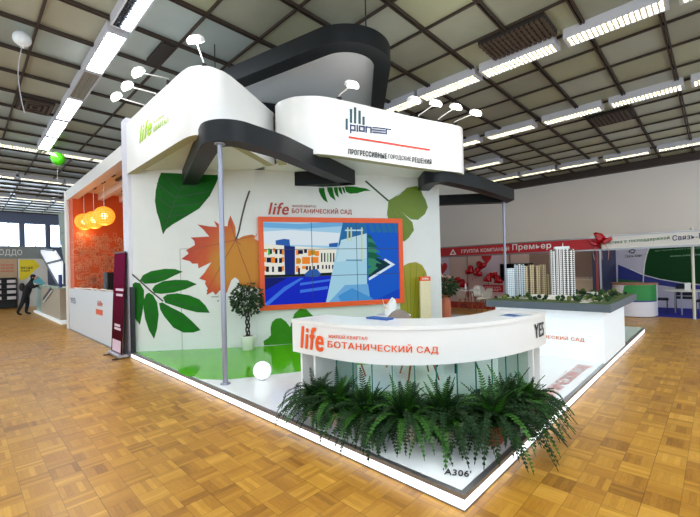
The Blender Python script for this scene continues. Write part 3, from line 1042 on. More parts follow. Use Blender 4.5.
def fascia(name, label, path, back, soff):
    t = thing(name, label, 'fascia', (float(path[0][0]), float(path[0][1]), FZ0))
    n = len(path); TH = .16
    out = [tuple(p) for p in path]; inn = []
    for i, p in enumerate(path):
        d = path[min(i + 1, n - 1)] - path[max(i - 1, 0)]; d = d / np.linalg.norm(d)
        inn.append(tuple(p - np.array([d[1], -d[0]]) * TH))
    q = MB()
    V = [(*p, FZ0) for p in out] + [(*p, FZ1) for p in out]
    q.add(V, [(i, i + 1, n + i + 1, n + i) for i in range(n - 1)], 0, True)
    V = [(*p, FZ0) for p in inn] + [(*p, FZ1) for p in inn]
    q.add(V, [(i + 1, i, n + i, n + i + 1) for i in range(n - 1)], 0, True)
    V = [(*p, FZ1) for p in out] + [(*p, FZ1) for p in inn]
    q.add(V, [(i, i + 1, n + i + 1, n + i) for i in range(n - 1)], 0)
    for k in (0, n - 1):
        q.add([(*out[k], FZ0), (*out[k], FZ1), (*inn[k], FZ1), (*inn[k], FZ0)], [(0, 1, 2, 3)])
    q.build('face', WHITE, t)
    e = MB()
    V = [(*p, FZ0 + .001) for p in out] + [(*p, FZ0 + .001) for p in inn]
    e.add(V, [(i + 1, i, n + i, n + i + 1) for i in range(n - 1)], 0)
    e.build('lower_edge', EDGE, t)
    s = MB(); s.add([(*p, FZ0 + .085) for p in inn + back], [tuple(range(len(inn) + len(back)))[::-1]])
    s.add([(*p, FZ1 - .06) for p in inn + back], [tuple(range(len(inn) + len(back)))])
    s.build('soffit', soff, t)
    return t


SOFF = mat('white_soffit_panel', (232, 234, 236), .5, var=.02)
f1 = fascia('curved_fascia', 'white curved fascia with lime lettering above the leaf wall', F1P, [(-5.55, 2.1), tuple(BP), tuple(W0)], SOFF)
f2 = fascia('curved_fascia', 'white curved fascia with dark logo and a red line above the video wall', F2P, [tuple(WE), (-4.6, 3.85), tuple(BP)], SOFF)
q = MB()
m_ = lambda x0, y0, x1, y1: F1.rect_map((x0, y0), (x1, y1), .008)


def y0map(bl, br, tl):
    P = [onY(*p, -.008) for p in (bl, br, tl)]
    return quad_map(*P)


text(q, 'life', y0map((139.5, 143.5), (151.5, 133.5), (139.8, 127)), bold=.04, shear=.2)
text(q, 'ЖИЛОЙ', y0map((153.5, 124), (164, 117), (153.6, 120.5)), bold=.03)
text(q, 'КВАРТАЛ', y0map((153.5, 132.2), (168.3, 122), (153.6, 127.2)), bold=.05)
q.build('lettering', TXTL, f1)

# logo on the second fascia: bars and angular outlined letters
lb = MB(); ln = MB()


def f2rect(mb, pts, off=.012):
    mb.poly([F2.px(x, y, off) for x, y in pts])


L8 = lambda x, y: (340 + x / 8.75, 95 + y / 8.75)
for x0, x1, t0, bt in ((45, 66, 205, 305), (82, 104, 122, 244), (119, 139, 107, 250), (158, 179, 137, 254), (193, 214, 189, 262)):
    f2rect(lb, [L8(x0, bt), L8(x1, bt + 4), L8(x1, t0 + 4), L8(x0, t0)])
lb.build('logo_bars', TEALG, f2)


def stroke(mb, pts, w=13):
    """thin strokes in the magnified logo frame; dx slope keeps the baseline of the photo"""
    P = [np.array(p, float) for p in pts]
    for a, b in zip(P, P[1:]):
        d = (b - a) / np.linalg.norm(b - a); n = np.array([-d[1], d[0]]) * w / 2; e = d * w / 2
        f2rect(mb, [L8(*(a - n - e)), L8(*(b - n + e)), L8(*(b + n + e)), L8(*(a + n - e))])


sl = lambda x, y: (x, y + (x - 85) * .105)
S_ = lambda *pts: stroke(ln, [sl(*p) for p in pts])
S_((90, 262), (90, 330)); S_((90, 266), (128, 266), (128, 306), (90, 306))
S_((148, 262), (148, 310))
S_((168, 266), (208, 266), (208, 306), (168, 306), (168, 266))
S_((226, 310), (226, 266), (268, 266), (268, 310))
for x in (286, 344):
    S_((x, 264), (x + 44, 264)); S_((x - 4, 285), (x + 44, 285)); S_((x, 306), (x + 44, 306))
S_((402, 308), (402, 266), (440, 266))
ln.build('logo_lettering', NAVYT, f2)
q = MB()
P = [(348.3 + (430 - 348.3) * i / 14, 136.3 + (149.2 - 136.3) * i / 14) for i in range(15)]
for a, b in zip(P, P[1:]):
    q.poly([F2.px(a[0], a[1] + 1.9, .012), F2.px(b[0], b[1] + 1.7, .012), F2.px(b[0], b[1], .012), F2.px(a[0], a[1], .012)])
q.build('red_line', mat('red_stripe', (214, 50, 34), .5), f2)


def f2text(mb, body, x0, x1, h, bold, yf):
    def fn(u, v):
        x = x0 + (x1 - x0) * u
        return F2.px(x, yf(x) - h * v, .012)
    text(mb, body, fn, bold=bold)


q = MB()
yb = lambda x: 154.2 + (x - 348) * (164.6 - 154.2) / 83
f2text(q, 'ПРОГРЕССИВНЫЕ', 348, 386.5, 5.3, .07, yb)
f2text(q, 'ГОРОДСКИЕ', 388, 410.5, 5.2, .03, yb)
f2text(q, 'РЕШЕНИЯ', 412, 431, 5.1, .06, yb)
q.build('slogan', TXTK, f2)

# ---- dark petal canopies on poles
FABR = mat('white_stretch_fabric', (236, 238, 242), .7, var=.02)
_nt = FABR.node_tree; _tr = _nt.nodes.new('ShaderNodeBsdfTranslucent'); _tr.inputs['Color'].default_value = (.9, .92, .95, 1)
_mx = _nt.nodes.new('ShaderNodeMixShader'); _mx.inputs[0].default_value = .55
_nt.links.new(_nt.nodes['Principled BSDF'].outputs[0], _mx.inputs[1]); _nt.links.new(_tr.outputs[0], _mx.inputs[2])
_nt.links.new(_mx.outputs[0], _nt.nodes['Material Output'].inputs['Surface'])


def petal(label, poly, radii, z0, z1, w, fill, fz=None, wires=()):
    if area2(poly) < 0: poly = poly[::-1]; radii = radii[::-1]
    out = fillet(poly, radii)
    inn = offset_poly(out, w)
    t = thing('petal_canopy', label, 'canopy', (float(np.mean([p[0] for p in poly])), float(np.mean([p[1] for p in poly])), z0))
    q = MB(); ring(q, out, inn, z0, z1); q.build('beam', GRAPH, t)
    if fill:
        q = MB(); q.prism(offset_poly(out, w * .9), fz, fz + .02); q.build('fabric_infill', FABR, t)
    for p in wires:
        q = MB(); q.tube([(p[0], p[1], z1 - .02), (p[0], p[1], HC - .02)], .012, 6); q.build('suspension_cable', DARKM, t)
    return t


P1 = [(-3.42, -.12), (-3.50, 1.15), (-4.36, 3.70), (-5.62, 2.45), (-6.75, 1.02), (-6.62, .72)]
petal('dark curved petal canopy above the leaf wall, on the pole beside the green floor', [(-3.42, -.14), (-3.55, 1.2), (-4.33, 3.66), (-5.75, 2.65), (-7.1, .98)], [.55, 1.5, .06, 0, 0], 3.52, 3.82, .27, False)
petal('dark petal canopy with white infill hung highest under the ceiling', [(-1.97, 2.12), (-4.95, 5.32), (-7.0, 1.0)], [.85, .4, .4], 5.4, 5.7, .30, True, 5.5, wires=((-2.9, 2.45), (-4.7, 4.6), (-6.2, 1.4)))
petal('dark petal canopy with white infill over the model table', [(-2.9, 4.35), (-2.74, 6.3), (-2.80, 8.55), (-3.2, 8.98), (-5.2, 7.3), (-4.6, 6.1), (-4.0, 5.45)], [.55, 1.2, .12, .12, .3, .3, 0], 3.52, 3.82, .27, True, 3.795)


def pole(label, x, y, top):
    t = thing('support_pole', label, 'pole', (x, y, PH if y < YB else 0))
    z = PH if y < YB else 0
    q = MB(); q.lathe([(.036, 0), (.036, top - z)], (x, y, z), 16); q.build('tube', STEEL, t)
    q = MB(); q.lathe([(.07, 0), (.07, .012), (.045, .02)], (x, y, z), 16); q.build('foot_plate', STEEL, t)
    q = MB(); q.lathe([(.05, -.02), (.075, -.012), (.075, 0)], (x, y, top), 16); q.build('top_collar', STEEL, t)


p1 = Z(225.5, 384, PH)
pole('slim steel pole standing by the edge of the green floor', float(p1[0]), float(p1[1]), 3.518)
pole('slim steel pole behind the scale model towers', -3.19, 8.72, 3.518)

# ---- display spotlights on arms
SPOTM = mat('lit_floodlight_glass', (255, 255, 255), .4, emit=14., emit_rgb=(255, 250, 240))


def arm_lamp(label, base_px, lamp_px, n, energy=8.):
    B = F1.px(*base_px) if n is None else None
    # base on the fascia top, lamp found along its outward direction and upward
    B = Z(*base_px, FZ1)
    n = np.array([n[0], n[1], 0.]); n /= np.linalg.norm(n)
    best = None
    for a in np.linspace(.15, .9, 76):
        for h in np.linspace(-.1, .6, 71):
            P = B + n * a + np.array([0, 0, h])
            v = P - CAM; zz = v @ CF
            e = (350 + FPX * (v @ CR) / zz - lamp_px[0]) ** 2 + (266.52 - FPX * (v @ CU) / zz - lamp_px[1]) ** 2 + 6 * abs(h - .3 * a)
            if best is None or e < best[0]: best = (e, P, a)
    P = best[1]
    B = B - n * .04
    B[2] = FZ1 - .005
    t = thing('arm_spotlight', label, 'spotlight', B, 'arm spotlights on the fascias')
    q = MB(); q.box((B[0] - .035, B[1] - .035, B[2]), (B[0] + .035, B[1] + .035, B[2] + .05)); q.build('clamp', BLACK, t)
    q = MB(); q.tube([B + (0, 0, .05), B + (0, 0, .09), P], .011, 8); q.build('arm', WHITE, t)
    side = np.array([-n[1], n[0], 0]); dn = np.array([0, 0, -1.]) * .8 - n * .6; dn /= np.linalg.norm(dn)
    u2 = np.cross(dn, side)
    q = MB()
    H = lambda s, d: [P + side * s * i + u2 * s * .62 * j + dn * d for i, j in ((-1, -1), (1, -1), (1, 1), (-1, 1))]
    q.loft([H(.06, -.06), H(.105, -.02), H(.11, .035)], 0, False); q.build('lamp_head', WHITE, t)
    q = MB(); q.poly(H(.095, .037)); q.poly(H(.095, .04)[::-1]); q.build('lamp_glass', SPOTM, t)
    ld = bpy.data.lights.new('spot', 'SPOT'); ld.energy = energy * (.8 if abs(n[0]) < .1 else 1.); ld.spot_size = 1.9; ld.spot_blend = .9; ld.shadow_soft_size = .07
    ld.color = (.95, .98, 1)
    lo = bpy.data.objects.new('spot_beam', ld); COL.objects.link(lo)
    lo.parent = t; lo.location = P + dn * .06 - B
    pd = bpy.data.lights.new('spill', 'POINT'); pd.energy = 9.; pd.shadow_soft_size = .09
    po = bpy.data.objects.new('spill_light', pd); COL.objects.link(po); po.parent = t; po.location = P + np.array([n[0] * .2, n[1] * .2, .02]) - B
    lo.rotation_euler = Vector(dn).to_track_quat('-Z', 'Y').to_euler()
    return t


n2 = (.93, -.36)
for args in (('arm spotlight on the lime-lettered fascia, farthest from the corner', (142, 109), (116, 96.5), (0, -1)),
             ('arm spotlight on the lime-lettered fascia, middle of the three side by side', (153.5, 97.5), (127, 86), (0, -1)),
             ('arm spotlight on the lime-lettered fascia, third from its open end', (166, 83), (138, 72), (0, -1)),
             ('arm spotlight standing upright on the rounded corner of the lime-lettered fascia', (202, 65.5), (195.5, 40), (.6, -.8)),
             ('arm spotlight below the white infill of the highest petal, over the dark logo', (340, 99), (352, 84.5), n2),
             ('arm spotlight just beside the highest petal beam, past the dark logo', (397, 113), (414, 100), n2),
             ('arm spotlight on the logo fascia, second past the highest petal', (420, 118.5), (436, 103.5), n2),
             ('arm spotlight on the logo fascia, third past the highest petal', (440, 122), (456, 107), n2),
             ('arm spotlight on the outer end of the logo fascia', (456, 124.8), (476, 113), n2)):
    arm_lamp(*args)

# ---- reception counter
CO = smooth_path([(-2.49, .445), (-2.0, .455), (-1.62, .49), (-1.28, .59), (-1.0, .765), (-.77, .99), (-.59, 1.26), (-.44, 1.6), (-.335, 2.02), (-.285, 2.4), (-.285, 2.72)], 6)
CI = smooth_path([(-2.46, .98), (-2.1, 1.0), (-1.7, 1.07), (-1.4, 1.20), (-1.17, 1.36), (-1.0, 1.57), (-.9, 1.85), (-.86, 2.2), (-.87, 2.72)], 7)
CZ0, CZ1 = .70, 1.1
CS = Surf(CO)
ct = thing('reception_counter', 'white curved reception counter with orange lettering on glass panels', 'counter', (-1.2, 1.2, PH))
q = MB()


def strip(mb, path, z0, z1, off=0., smooth=True):
    n = len(path)
    V = [(p[0], p[1], z0) for p in path] + [(p[0], p[1], z1) for p in path]
    mb.add(V, [(i, i + 1, n + i + 1, n + i) for i in range(n - 1)], 0, smooth)


strip(q, CO, CZ0, CZ1 - .045); strip(q, CI[::-1], CZ0, CZ1 - .045)
for a, b in ((CO[0], CI[0]), (CI[-1], CO[-1])):
    strip(q, [b, a], CZ0, CZ1 - .045)
q.add([(p[0], p[1], CZ0) for p in CO] + [(p[0], p[1], CZ0) for p in CI[::-1]], [tuple(range(len(CO) + len(CI)))[::-1]])
q.build('front_band', WHITE, ct)
q = MB()
off = lambda path, w: [p - np.array([(path[min(i + 1, len(path) - 1)] - path[max(i - 1, 0)])[1], -(path[min(i + 1, len(path) - 1)] - path[max(i - 1, 0)])[0]]) / np.linalg.norm(path[min(i + 1, len(path) - 1)] - path[max(i - 1, 0)]) * w for i, p in enumerate(path)]
top = [tuple(p) for p in off(CO, -.012)] + [tuple(p) for p in off(CI, .0)[::-1]]
q.prism(top, CZ1 - .042, CZ1)
q.build('counter_top', WHITE, ct)
# end supports: upright panels
PANEL = mat('light_grey_panel', (226, 229, 225), .5, var=.03)


def upright(s, o0, o1, th, m=WHITE, name='support_panel'):
    a, b = CS.pt(s, 0, -o0), CS.pt(s, 0, -o1)
    d = (b - a); d /= np.linalg.norm(d); n = np.array([-d[1], d[0], 0]) * th / 2
    q = MB(); q.prism([tuple((a + n)[:2]), tuple((b + n)[:2]), tuple((b - n)[:2]), tuple((a - n)[:2])][::-1], PH, CZ0)
    return q.build(name, m, ct)


LT = CS.L[-1]
for s in (.09, .33): upright(s, .06, .50, .035)
q = MB()
P = [CS.pt(s, 0, -.47) for s in (.08, .62)]
q.prism([(P[0][0], P[0][1]), (P[1][0], P[1][1]), (P[1][0], P[1][1] + .03), (P[0][0], P[0][1] + .03)], PH, CZ0); q.build('support_back', PANEL, ct)
for s in (LT - .06, LT - .30): upright(s, .06, .50, .035)
q = MB()
P = [CS.pt(s, 0, -.50) for s in (LT - .06, LT - .72)]
q.prism([(P[0][0], P[0][1]), (P[0][0] - .03, P[0][1]), (P[1][0] - .03, P[1][1]), (P[1][0], P[1][1])], PH, CZ0)
GL = glass('clear_glass_panel', (226, 240, 236)); GE = mat('teal_glass_edge', (36, 122, 110), .15, var=.05)
s = .66
while s < LT - .45:
    a, b = CS.pt(s, 0, -.10), CS.pt(s + .235, 0, -.10)
    d = (b - a) / np.linalg.norm(b - a); n = np.array([d[1], -d[0], 0]) * .005
    q = MB(); q.prism([tuple((a - n)[:2]), tuple((a + n)[:2]), tuple((b + n)[:2]), tuple((b - n)[:2])], PH + .001, CZ0 - .001)
    pn = q.build('glass_panel', GL, ct)
    q = MB(); n2_ = n * 1.3; e_ = d * .009
    q.prism([tuple((a - n2_ - e_)[:2]), tuple((a + n2_ - e_)[:2]), tuple((a + n2_)[:2]), tuple((a - n2_)[:2])][::-1], PH + .001, CZ0 - .001)
    q.build('glass_edge', GE, pn, o=ct['_o'])
    s += .245
# lettering on the band
q = MB()
text(q, 'life', CS.rect_map((301.5, 347.5), (323.2, 328.8), .008), bold=.05, shear=.15); q.build('orange_logo_word', TXTO, ct)
q = MB()
q2 = MB()


def cstext(mb, body, x0, x1, yf, h, bold):
    text(mb, body, lambda u, v: CS.px(x0 + (x1 - x0) * u, yf(x0 + (x1 - x0) * u) - h * v, .008), bold=bold)


cstext(q, 'БОТАНИЧЕСКИЙ САД', 328.3, 438, lambda x: 348.4 + (x - 328) / 110 * 6.0 - 1.2 * math.sin(PI * (x - 328) / 110) * -1, 9.6, .03)
cstext(q, 'ЖИЛОЙ КВАРТАЛ', 328.8, 367.5, lambda x: 337.9 + (x - 328) / 40 * 2.3, 4.4, .012)
q.build('counter_lettering', TXTO, ct)
q = MB()
text(q, 'YES', CS.rect_map((534.2, 338.5), (542.6, 321.5), .008), bold=.03)
q.build('black_lettering', TXTK, ct)
q = MB(); text(q, 'жилой комплекс', CS.rect_map((536, 343), (542.8, 340), .008)); q.build('small_lettering', TXTK, ct)

# things on and behind the counter
bk = thing('open_brochure', 'blue open brochure lying on the counter end', 'brochure', Z(516, 316, CZ1))
B0 = Z(516, 315.6, CZ1)
q = MB(); dx = np.array([.3, .95, 0]); dx /= np.linalg.norm(dx); dy = np.array([-dx[1], dx[0], 0])
for sgn in (-1, 1):
    P = [B0 + dx * .16 * i * sgn + dy * .1 * j + np.array([0, 0, z]) for i, j, z in ((0, -1, .012), (1, -1, .006), (1, 1, .006), (0, 1, .012))]
    q.loft([[p - (0, 0, .006) for p in P], P], 0, False)
q.build('pages', mat('grey_paper', (190, 196, 206), .5), bk)
q = MB()
P = [B0 + dx * .15 * i + dy * .09 * j + np.array([0, 0, .0135 - .0065 * abs(i)]) for i, j in ((-.95, -1), (-.05, -1), (-.05, 1), (-.95, 1))]
q.poly(P); q.build('blue_picture', mat('blue_print', (40, 84, 150), .4), bk)
q = MB(); c0 = Z(382, 318.6, CZ1)
q.bbox((c0[0] - .16, c0[1] - .11, CZ1), (c0[0] + .16, c0[1] + .02, CZ1 + .018), .004)
tag(q.build('folder', mat('blue_folder_card', (34, 84, 160), .4)), 'flat blue folder lying on the inner rim of the curved counter', 'folder')

WOOD = mat('orange_brown_beech', (164, 92, 44), .45, var=.15, scale=20)


def tub_chair(label, base, rot, shell, legm, group=None, h=.82):
    """rounded tub chair, opening towards local +Y"""
    t = thing('tub_chair', label, 'chair', (0, 0, 0), group)
    q = MB()
    q.lathe([(.10, .40), (.22, .405), (.24, .43), (.235, .47), (.10, .485), (.0, .485)], (0, 0, 0), 24, caps=False); q.build('seat', shell, t)
    q = MB(); n = 22; ro = []; 
    rings = []
    for i in range(n + 1):
        a = PI * (1.0 + .0) + (i / n - .0) * PI          # back half
        a = PI * .93 + i / n * PI * 1.14
        top = .62 + (h - .62) * max(0., math.sin((i / n) * PI)) ** 2.2
        r0, r1 = .235, .27
        rings.append([(r0 * math.cos(a), r0 * math.sin(a), .42), (r1 * math.cos(a), r1 * math.sin(a), .42), (r1 * 1.04 * math.cos(a), r1 * 1.04 * math.sin(a), top - .03),
                      ((r0 + .017) * 1.04 * math.cos(a), (r0 + .017) * 1.04 * math.sin(a), top), (r0 * 1.02 * math.cos(a), r0 * 1.02 * math.sin(a), top - .03)])
    q.loft(rings, 0, True); q.build('backrest', shell, t)
    for sx in (-1, 1):
        for sy in (-1, 1):
            q = MB(); q.tube([(.12 * sx, .12 * sy, .41), (.22 * sx, .22 * sy, .0)], [.019, .012], 8); q.build('leg', legm, t)
    t.location = [float(c_) for c_ in base]; t.rotation_euler = (0, 0, rot)
    return t


TAUPE = mat('taupe_felt', (142, 128, 118), .9, var=.12, scale=14)
WSH = mat('white_plastic_shell', (226, 220, 212), .4, var=.03)
ch = Z(398, 311, 1.0)
tub_chair('taupe felt tub chair whose rounded back shows above the counter', (ch[0] - .1, ch[1] + .12, PH), .75, TAUPE, WOOD, h=.925)
bt = Z(393, 316.5, .87)
bt[:2] += (bt[:2] - CAM[:2]) / np.linalg.norm(bt[:2] - CAM[:2]) * .28
t = thing('bistro_table', 'white round table with black legs behind the counter', 'table', (bt[0], bt[1], PH))
q = MB(); q.lathe([(.30, .73), (.31, .74), (.31, .75), (.30, .755)], (bt[0], bt[1], PH), 28); q.build('tabletop', WHITE, t)
q = MB(); q.lathe([(.03, .02), (.03, .73)], (bt[0], bt[1], PH), 12); q.build('column', BLACK, t)
for k in range(4):
    a = PI / 4 + k * PI / 2
    q = MB(); q.tube([(bt[0], bt[1], PH + .05), (bt[0] + .3 * math.cos(a), bt[1] + .3 * math.sin(a), PH + .015)], .015, 8); q.build('leg', BLACK, t)
# white three-pointed paper piece standing on that table
pc = np.array([bt[0] - .02, bt[1] - .06, PH + .755])
t = thing('paper_crown', 'white three-pointed paper display standing behind the taupe chair', 'paper display', pc)
q = MB(); n = 24
ro = [(pc[0] + .09 * math.cos(2 * PI * i / n), pc[1] + .09 * math.sin(2 * PI * i / n), pc[2] + .0) for i in range(n)]
r1 = [(pc[0] + .125 * math.cos(2 * PI * i / n), pc[1] + .125 * math.sin(2 * PI * i / n), pc[2] + .17 + .13 * abs(math.cos(2 * PI * i / n * 1.5 + .4)) ** 3) for i in range(n)]
q.loft([ro, r1], 0, False, True, False); q.poly(ro[::-1]); q.build('sheet', mat('white_card', (240, 240, 238), .7), t)
q = MB()
for i in range(3): q.sphere((pc[0] - .02 + .02 * i, pc[1] - .115, pc[2] + .13 + .01 * (i % 2)), .012, 8, 6)
q.build('printed_mark', mat('pale_orange_ink', (236, 180, 120), .6), t)
e1 = Z(437, 372, PH); e2 = Z(353, 372, PH); e3 = Z(462, 366, PH)
tub_chair('white tub chair with wooden legs behind the middle glass panels', (-1.85, 2.2, PH), .9, WSH, WOOD, h=.74)
tub_chair('white tub chair with wooden legs behind the glass nearest the lettered corner', (-2.6, 1.45, PH), .3, WSH, WOOD, h=.74)
tub_chair('white tub chair with black legs behind the glass near the towers side', (-1.65, 2.95, PH), 1.2, WSH, BLACK, h=.74)

# ---- ferns in front of the counter
FERN1 = mat('dark_fern_green', (16, 46, 8), .6, var=.4, spec=.25, scale=9)
FERN2 = mat('fresh_fern_green', (44, 92, 14), .55, var=.35, scale=9, spec=.3)
TERRA = mat('terracotta_pot', (150, 70, 48), .7, var=.1)
BEIGEP = mat('pinkish_pot', (206, 178, 164), .6, var=.05)
SOIL = mat('dark_soil', (34, 26, 20), .9, var=.3)


def frond(mb, base, az, th0, th1, L, w, mi):
    n = 20; p = Vector(base); step = L / n
    pts = []; 
    for i in range(n + 1):
        t = i / n; th = th0 + (th1 - th0) * t ** 1.15
        pts.append((p.copy(), th))
        p = p + Vector((math.cos(az) * math.cos(th), math.sin(az) * math.cos(th), math.sin(th))) * step
    side = Vector((-math.sin(az), math.cos(az), 0))
    mb.tube([q_[0] for q_ in pts[::4]], .0035, 4, mi)
    for i in range(2, n + 1):
        t = i / n
        q_, th = pts[i]
        fwd = Vector((math.cos(az) * math.cos(th), math.sin(az) * math.cos(th), math.sin(th)))
        nrm = side.cross(fwd)
        l = w * (math.sin(PI * min(1., t * .92 + .08) ** .8) ** .7 + .08)
        for sg in (-1, 1):
            d = (side * sg + fwd * .35 + nrm * random.uniform(-.35, .1)).normalized()
            tip = q_ + d * l
            m1 = q_ + d * l * .35 + fwd * step * .42
            m2 = q_ + d * l * .35 - fwd * step * .42
            mb.add([q_, m2, tip, m1], [(0, 1, 2, 3)] if sg > 0 else [(3, 2, 1, 0)], mi)


def fern(label, x, y, seed, n=118, sc=(.82, .95, 1.0, 1.05, 1.05, 1.12, 1.0, .82)[k], pot=BEIGEP):
    random.seed(seed)
    t = thing('potted_fern', label, 'fern', (x, y, PH), 'ferns along the counter')
    q = MB(); q.lathe([(.075, 0), (.085, .02), (.115, .15), (.125, .155), (.125, .18), (.11, .18), (.105, .16)], (x, y, PH), 22); q.build('pot', pot, t)
    q = MB(); q.lathe([(.0, .163), (.106, .16)], (x, y, PH), 16, caps=False); q.build('soil', SOIL, t)
    q = MB()
    for k in range(n):
        az = 2.399963 * k + random.uniform(-.3, .3)
        f = k / n
        th0 = math.radians(random.uniform(70, 88) if f < .38 else random.uniform(15, 60))
        up = f < .38
        th1 = math.radians(random.uniform(20, 75) if up and f < .2 else (random.uniform(-50, 10) if up else random.uniform(-88, -50)))
        L = (random.uniform(.2, .38) if up and k % 9 else (random.uniform(.4, .5) if up else random.uniform(.42, .66))) * sc
        r = random.uniform(.0, .06)
        frond(q, (x + r * math.cos(az), y + r * math.sin(az), PH + .165), az, th0, th1, L, random.uniform(.036, .052), 1 if random.random() < .3 else 0)
    q.build('fronds', [FERN1, FERN2], t)
    return t


FL = ['potted fern at the counter end beside the white globe', 'potted fern under the orange word life on the counter', 'potted fern next after the one under the orange word life', 'potted fern before the middle glass panels of the counter',
      'potted fern at the bulge of the counter curve', 'potted fern in a terracotta pot nearest the platform corner', 'potted fern along the counter between platform corner and the last fern', 'potted fern at the counter end beneath the black word']
ss = np.linspace(.62, LT - 1.02, 8)
for k, s in enumerate(ss):
    o_ = (.20, .22, .27, .36, .34, .52, .31, .26)[k]
    P = CS.pt(s, 0, o_)
    fern(FL[k], float(P[0]), float(P[1]), 40 + k, sc=(.82, .95, 1.0, 1.05, 1.05, 1.12, 1.0, .82)[k], pot=TERRA if k == 5 else BEIGEP)
random.seed(11)

# ---- ficus by the wall
fx = Z(249.5, 348.2, PH); fx[:2] += (.12, -.10)
t = thing('potted_ficus', 'small ficus tree in a white pot by the maple leaf wall', 'potted tree', fx)
q = MB(); q.lathe([(.10, 0), (.115, .01), (.14, .26), (.145, .29), (.13, .29), (.125, .26)], fx, 24); q.build('pot', mat('cream_pot', (220, 220, 206), .4), t)
q = MB(); q.lathe([(0, .272), (.127, .27)], fx, 16, caps=False); q.build('soil', SOIL, t)
q = MB()
for k in range(3):
    q.tube([fx + (.035 * math.cos(2 * PI * k / 3 + z * 14), .035 * math.sin(2 * PI * k / 3 + z * 14), .26 + z) for z in np.linspace(0, .55, 16)], .016, 7)
for k in range(9):
    a = 2.4 * k; q.tube([fx + (0, 0, .74), fx + (.1 * math.cos(a), .1 * math.sin(a), .86), fx + (.2 * math.cos(a), .2 * math.sin(a), .9 + .03 * k)], [.01, .007, .003], 5)
q.build('trunk', mat('dark_bark', (50, 38, 28), .8, var=.2), t)


def leaf_cloud(mb, c_, r, n, size, sc=(1, 1, 1), nm=2, keep=None):
    for _ in range(n):
        while True:
            v = Vector((random.uniform(-1, 1), random.uniform(-1, 1), random.uniform(-1, 1)))
            if .15 < v.length < 1: break
        p = Vector(c_) + Vector((v.x * sc[0], v.y * sc[1], v.z * sc[2])) * r
        if keep and not keep(p): continue
        d = Vector((v.x, v.y, random.uniform(-1.0, .3))).normalized()
        s = d.cross(Vector((random.uniform(-1, 1), random.uniform(-1, 1), random.uniform(.2, 1)))).normalized()
        l = size * random.uniform(.7, 1.25)
        mb.add([p, p + d * l * .5 - s * l * .24, p + d * l, p + d * l * .5 + s * l * .24], [(0, 1, 2, 3)], random.randrange(nm))


q = MB(); leaf_cloud(q, fx + (0, 0, 1.02), .34, 1150, .085, (.92, .92, 1.0), keep=lambda p: (p.x - BP[0]) * .76 - (p.y - BP[1]) * .65 > .12 and (p.x - BP[0]) * .875 - (p.y - BP[1]) * .485 > .2)
q.build('foliage', [mat('ficus_leaf_dark', (20, 44, 22), .4, var=.3), mat('ficus_leaf', (38, 70, 30), .4, var=.3)], t)

# ---- white globe lamp on the deck
gp_ = Z(262.5, 380, PH)
t = thing('globe_lamp', 'white globe lamp standing on the deck beside the green floor', 'globe lamp', gp_)
q = MB(); q.lathe([(.05, 0), (.055, .008), (.05, .02)], gp_, 20); q.build('base_ring', mat('grey_ring', (190, 190, 192), .4), t)
q = MB(); q.sphere(gp_ + (0, 0, .142), .13, 28, 18); q.build('globe', mat('opal_globe', (250, 250, 250), .3, emit=.35, emit_rgb=(255, 255, 255)), t)

# ---- slim beige totem by the wall
tp = WB.pt(3.78, PH, .25)
t = thing('info_totem', 'slim beige curved totem with orange header by the ginkgo wall', 'totem', tp)
tz = WB.px(426, 276)[2]
TD = dB; TN = np.array([dB[1], -dB[0]])


def tbox(mb, w0, w1, z0, z1, dz):
    P = lambda s, o: (tp[0] + TD[0] * s + TN[0] * o, tp[1] + TD[1] * s + TN[1] * o)
    mb.prism([P(w0, dz), P(w1, dz), P(w1, -dz), P(w0, -dz)][::-1], z0, z1)


q = MB(); tbox(q, -.17, .15, PH, PH + .02, .13); q.build('base', mat('beige_card', (222, 208, 170), .6, var=.08, scale=20), t)
q = MB()
rings = []
for z in np.linspace(PH + .02, 1.37, 10):
    w = .13 + .05 * (1 - min(1, (z - PH) / .6)) ** 2
    rings.append([(tp[0] + TD[0] * s + TN[0] * o, tp[1] + TD[1] * s + TN[1] * o, z) for s, o in ((-w, .03), (.13, .03), (.13, -.03), (-w, -.03))])
q.loft(rings, 0, False); q.build('board', mat('beige_card', (222, 208, 170), .6), t)
q = MB(); tbox(q, -.135, .135, 1.37, 1.47, .034); q.build('header', ORANGE, t)
q = MB(); text(q, 'life', lambda u, v: np.array([tp[0] + TD[0] * (-.08 + .16 * u) + TN[0] * .037, tp[1] + TD[1] * (-.08 + .16 * u) + TN[1] * .037, 1.40 + .045 * v]), bold=.03, shear=.2); q.build('lettering', TXTW, t)

# ---- scale model on its light box
MX0, MX1, MY0, MY1 = -1.84, .11, 4.42, 6.95
MZ0, MZ1 = .93, 1.05
t = thing('architectural_model', 'scale model of tower blocks on a glowing white table', 'scale model', (-.85, 5.6, PH))
q = MB(); q.bbox((-1.72, 4.56, PH), (-.012, 6.35, MZ0), .008)
q.build('light_box', mat('backlit_white_panel', (246, 252, 255), .4, emit=.16, emit_rgb=(226, 244, 255), var=.01), t)
def _tm(u, v):
    a, b_ = onY(521, 337.0, 4.553), onY(584.5, 342.6, 4.553)
    return np.array([a[0] + (b_[0] - a[0]) * u, 4.553, a[2] + (b_[2] - a[2]) * u + .088 * v])


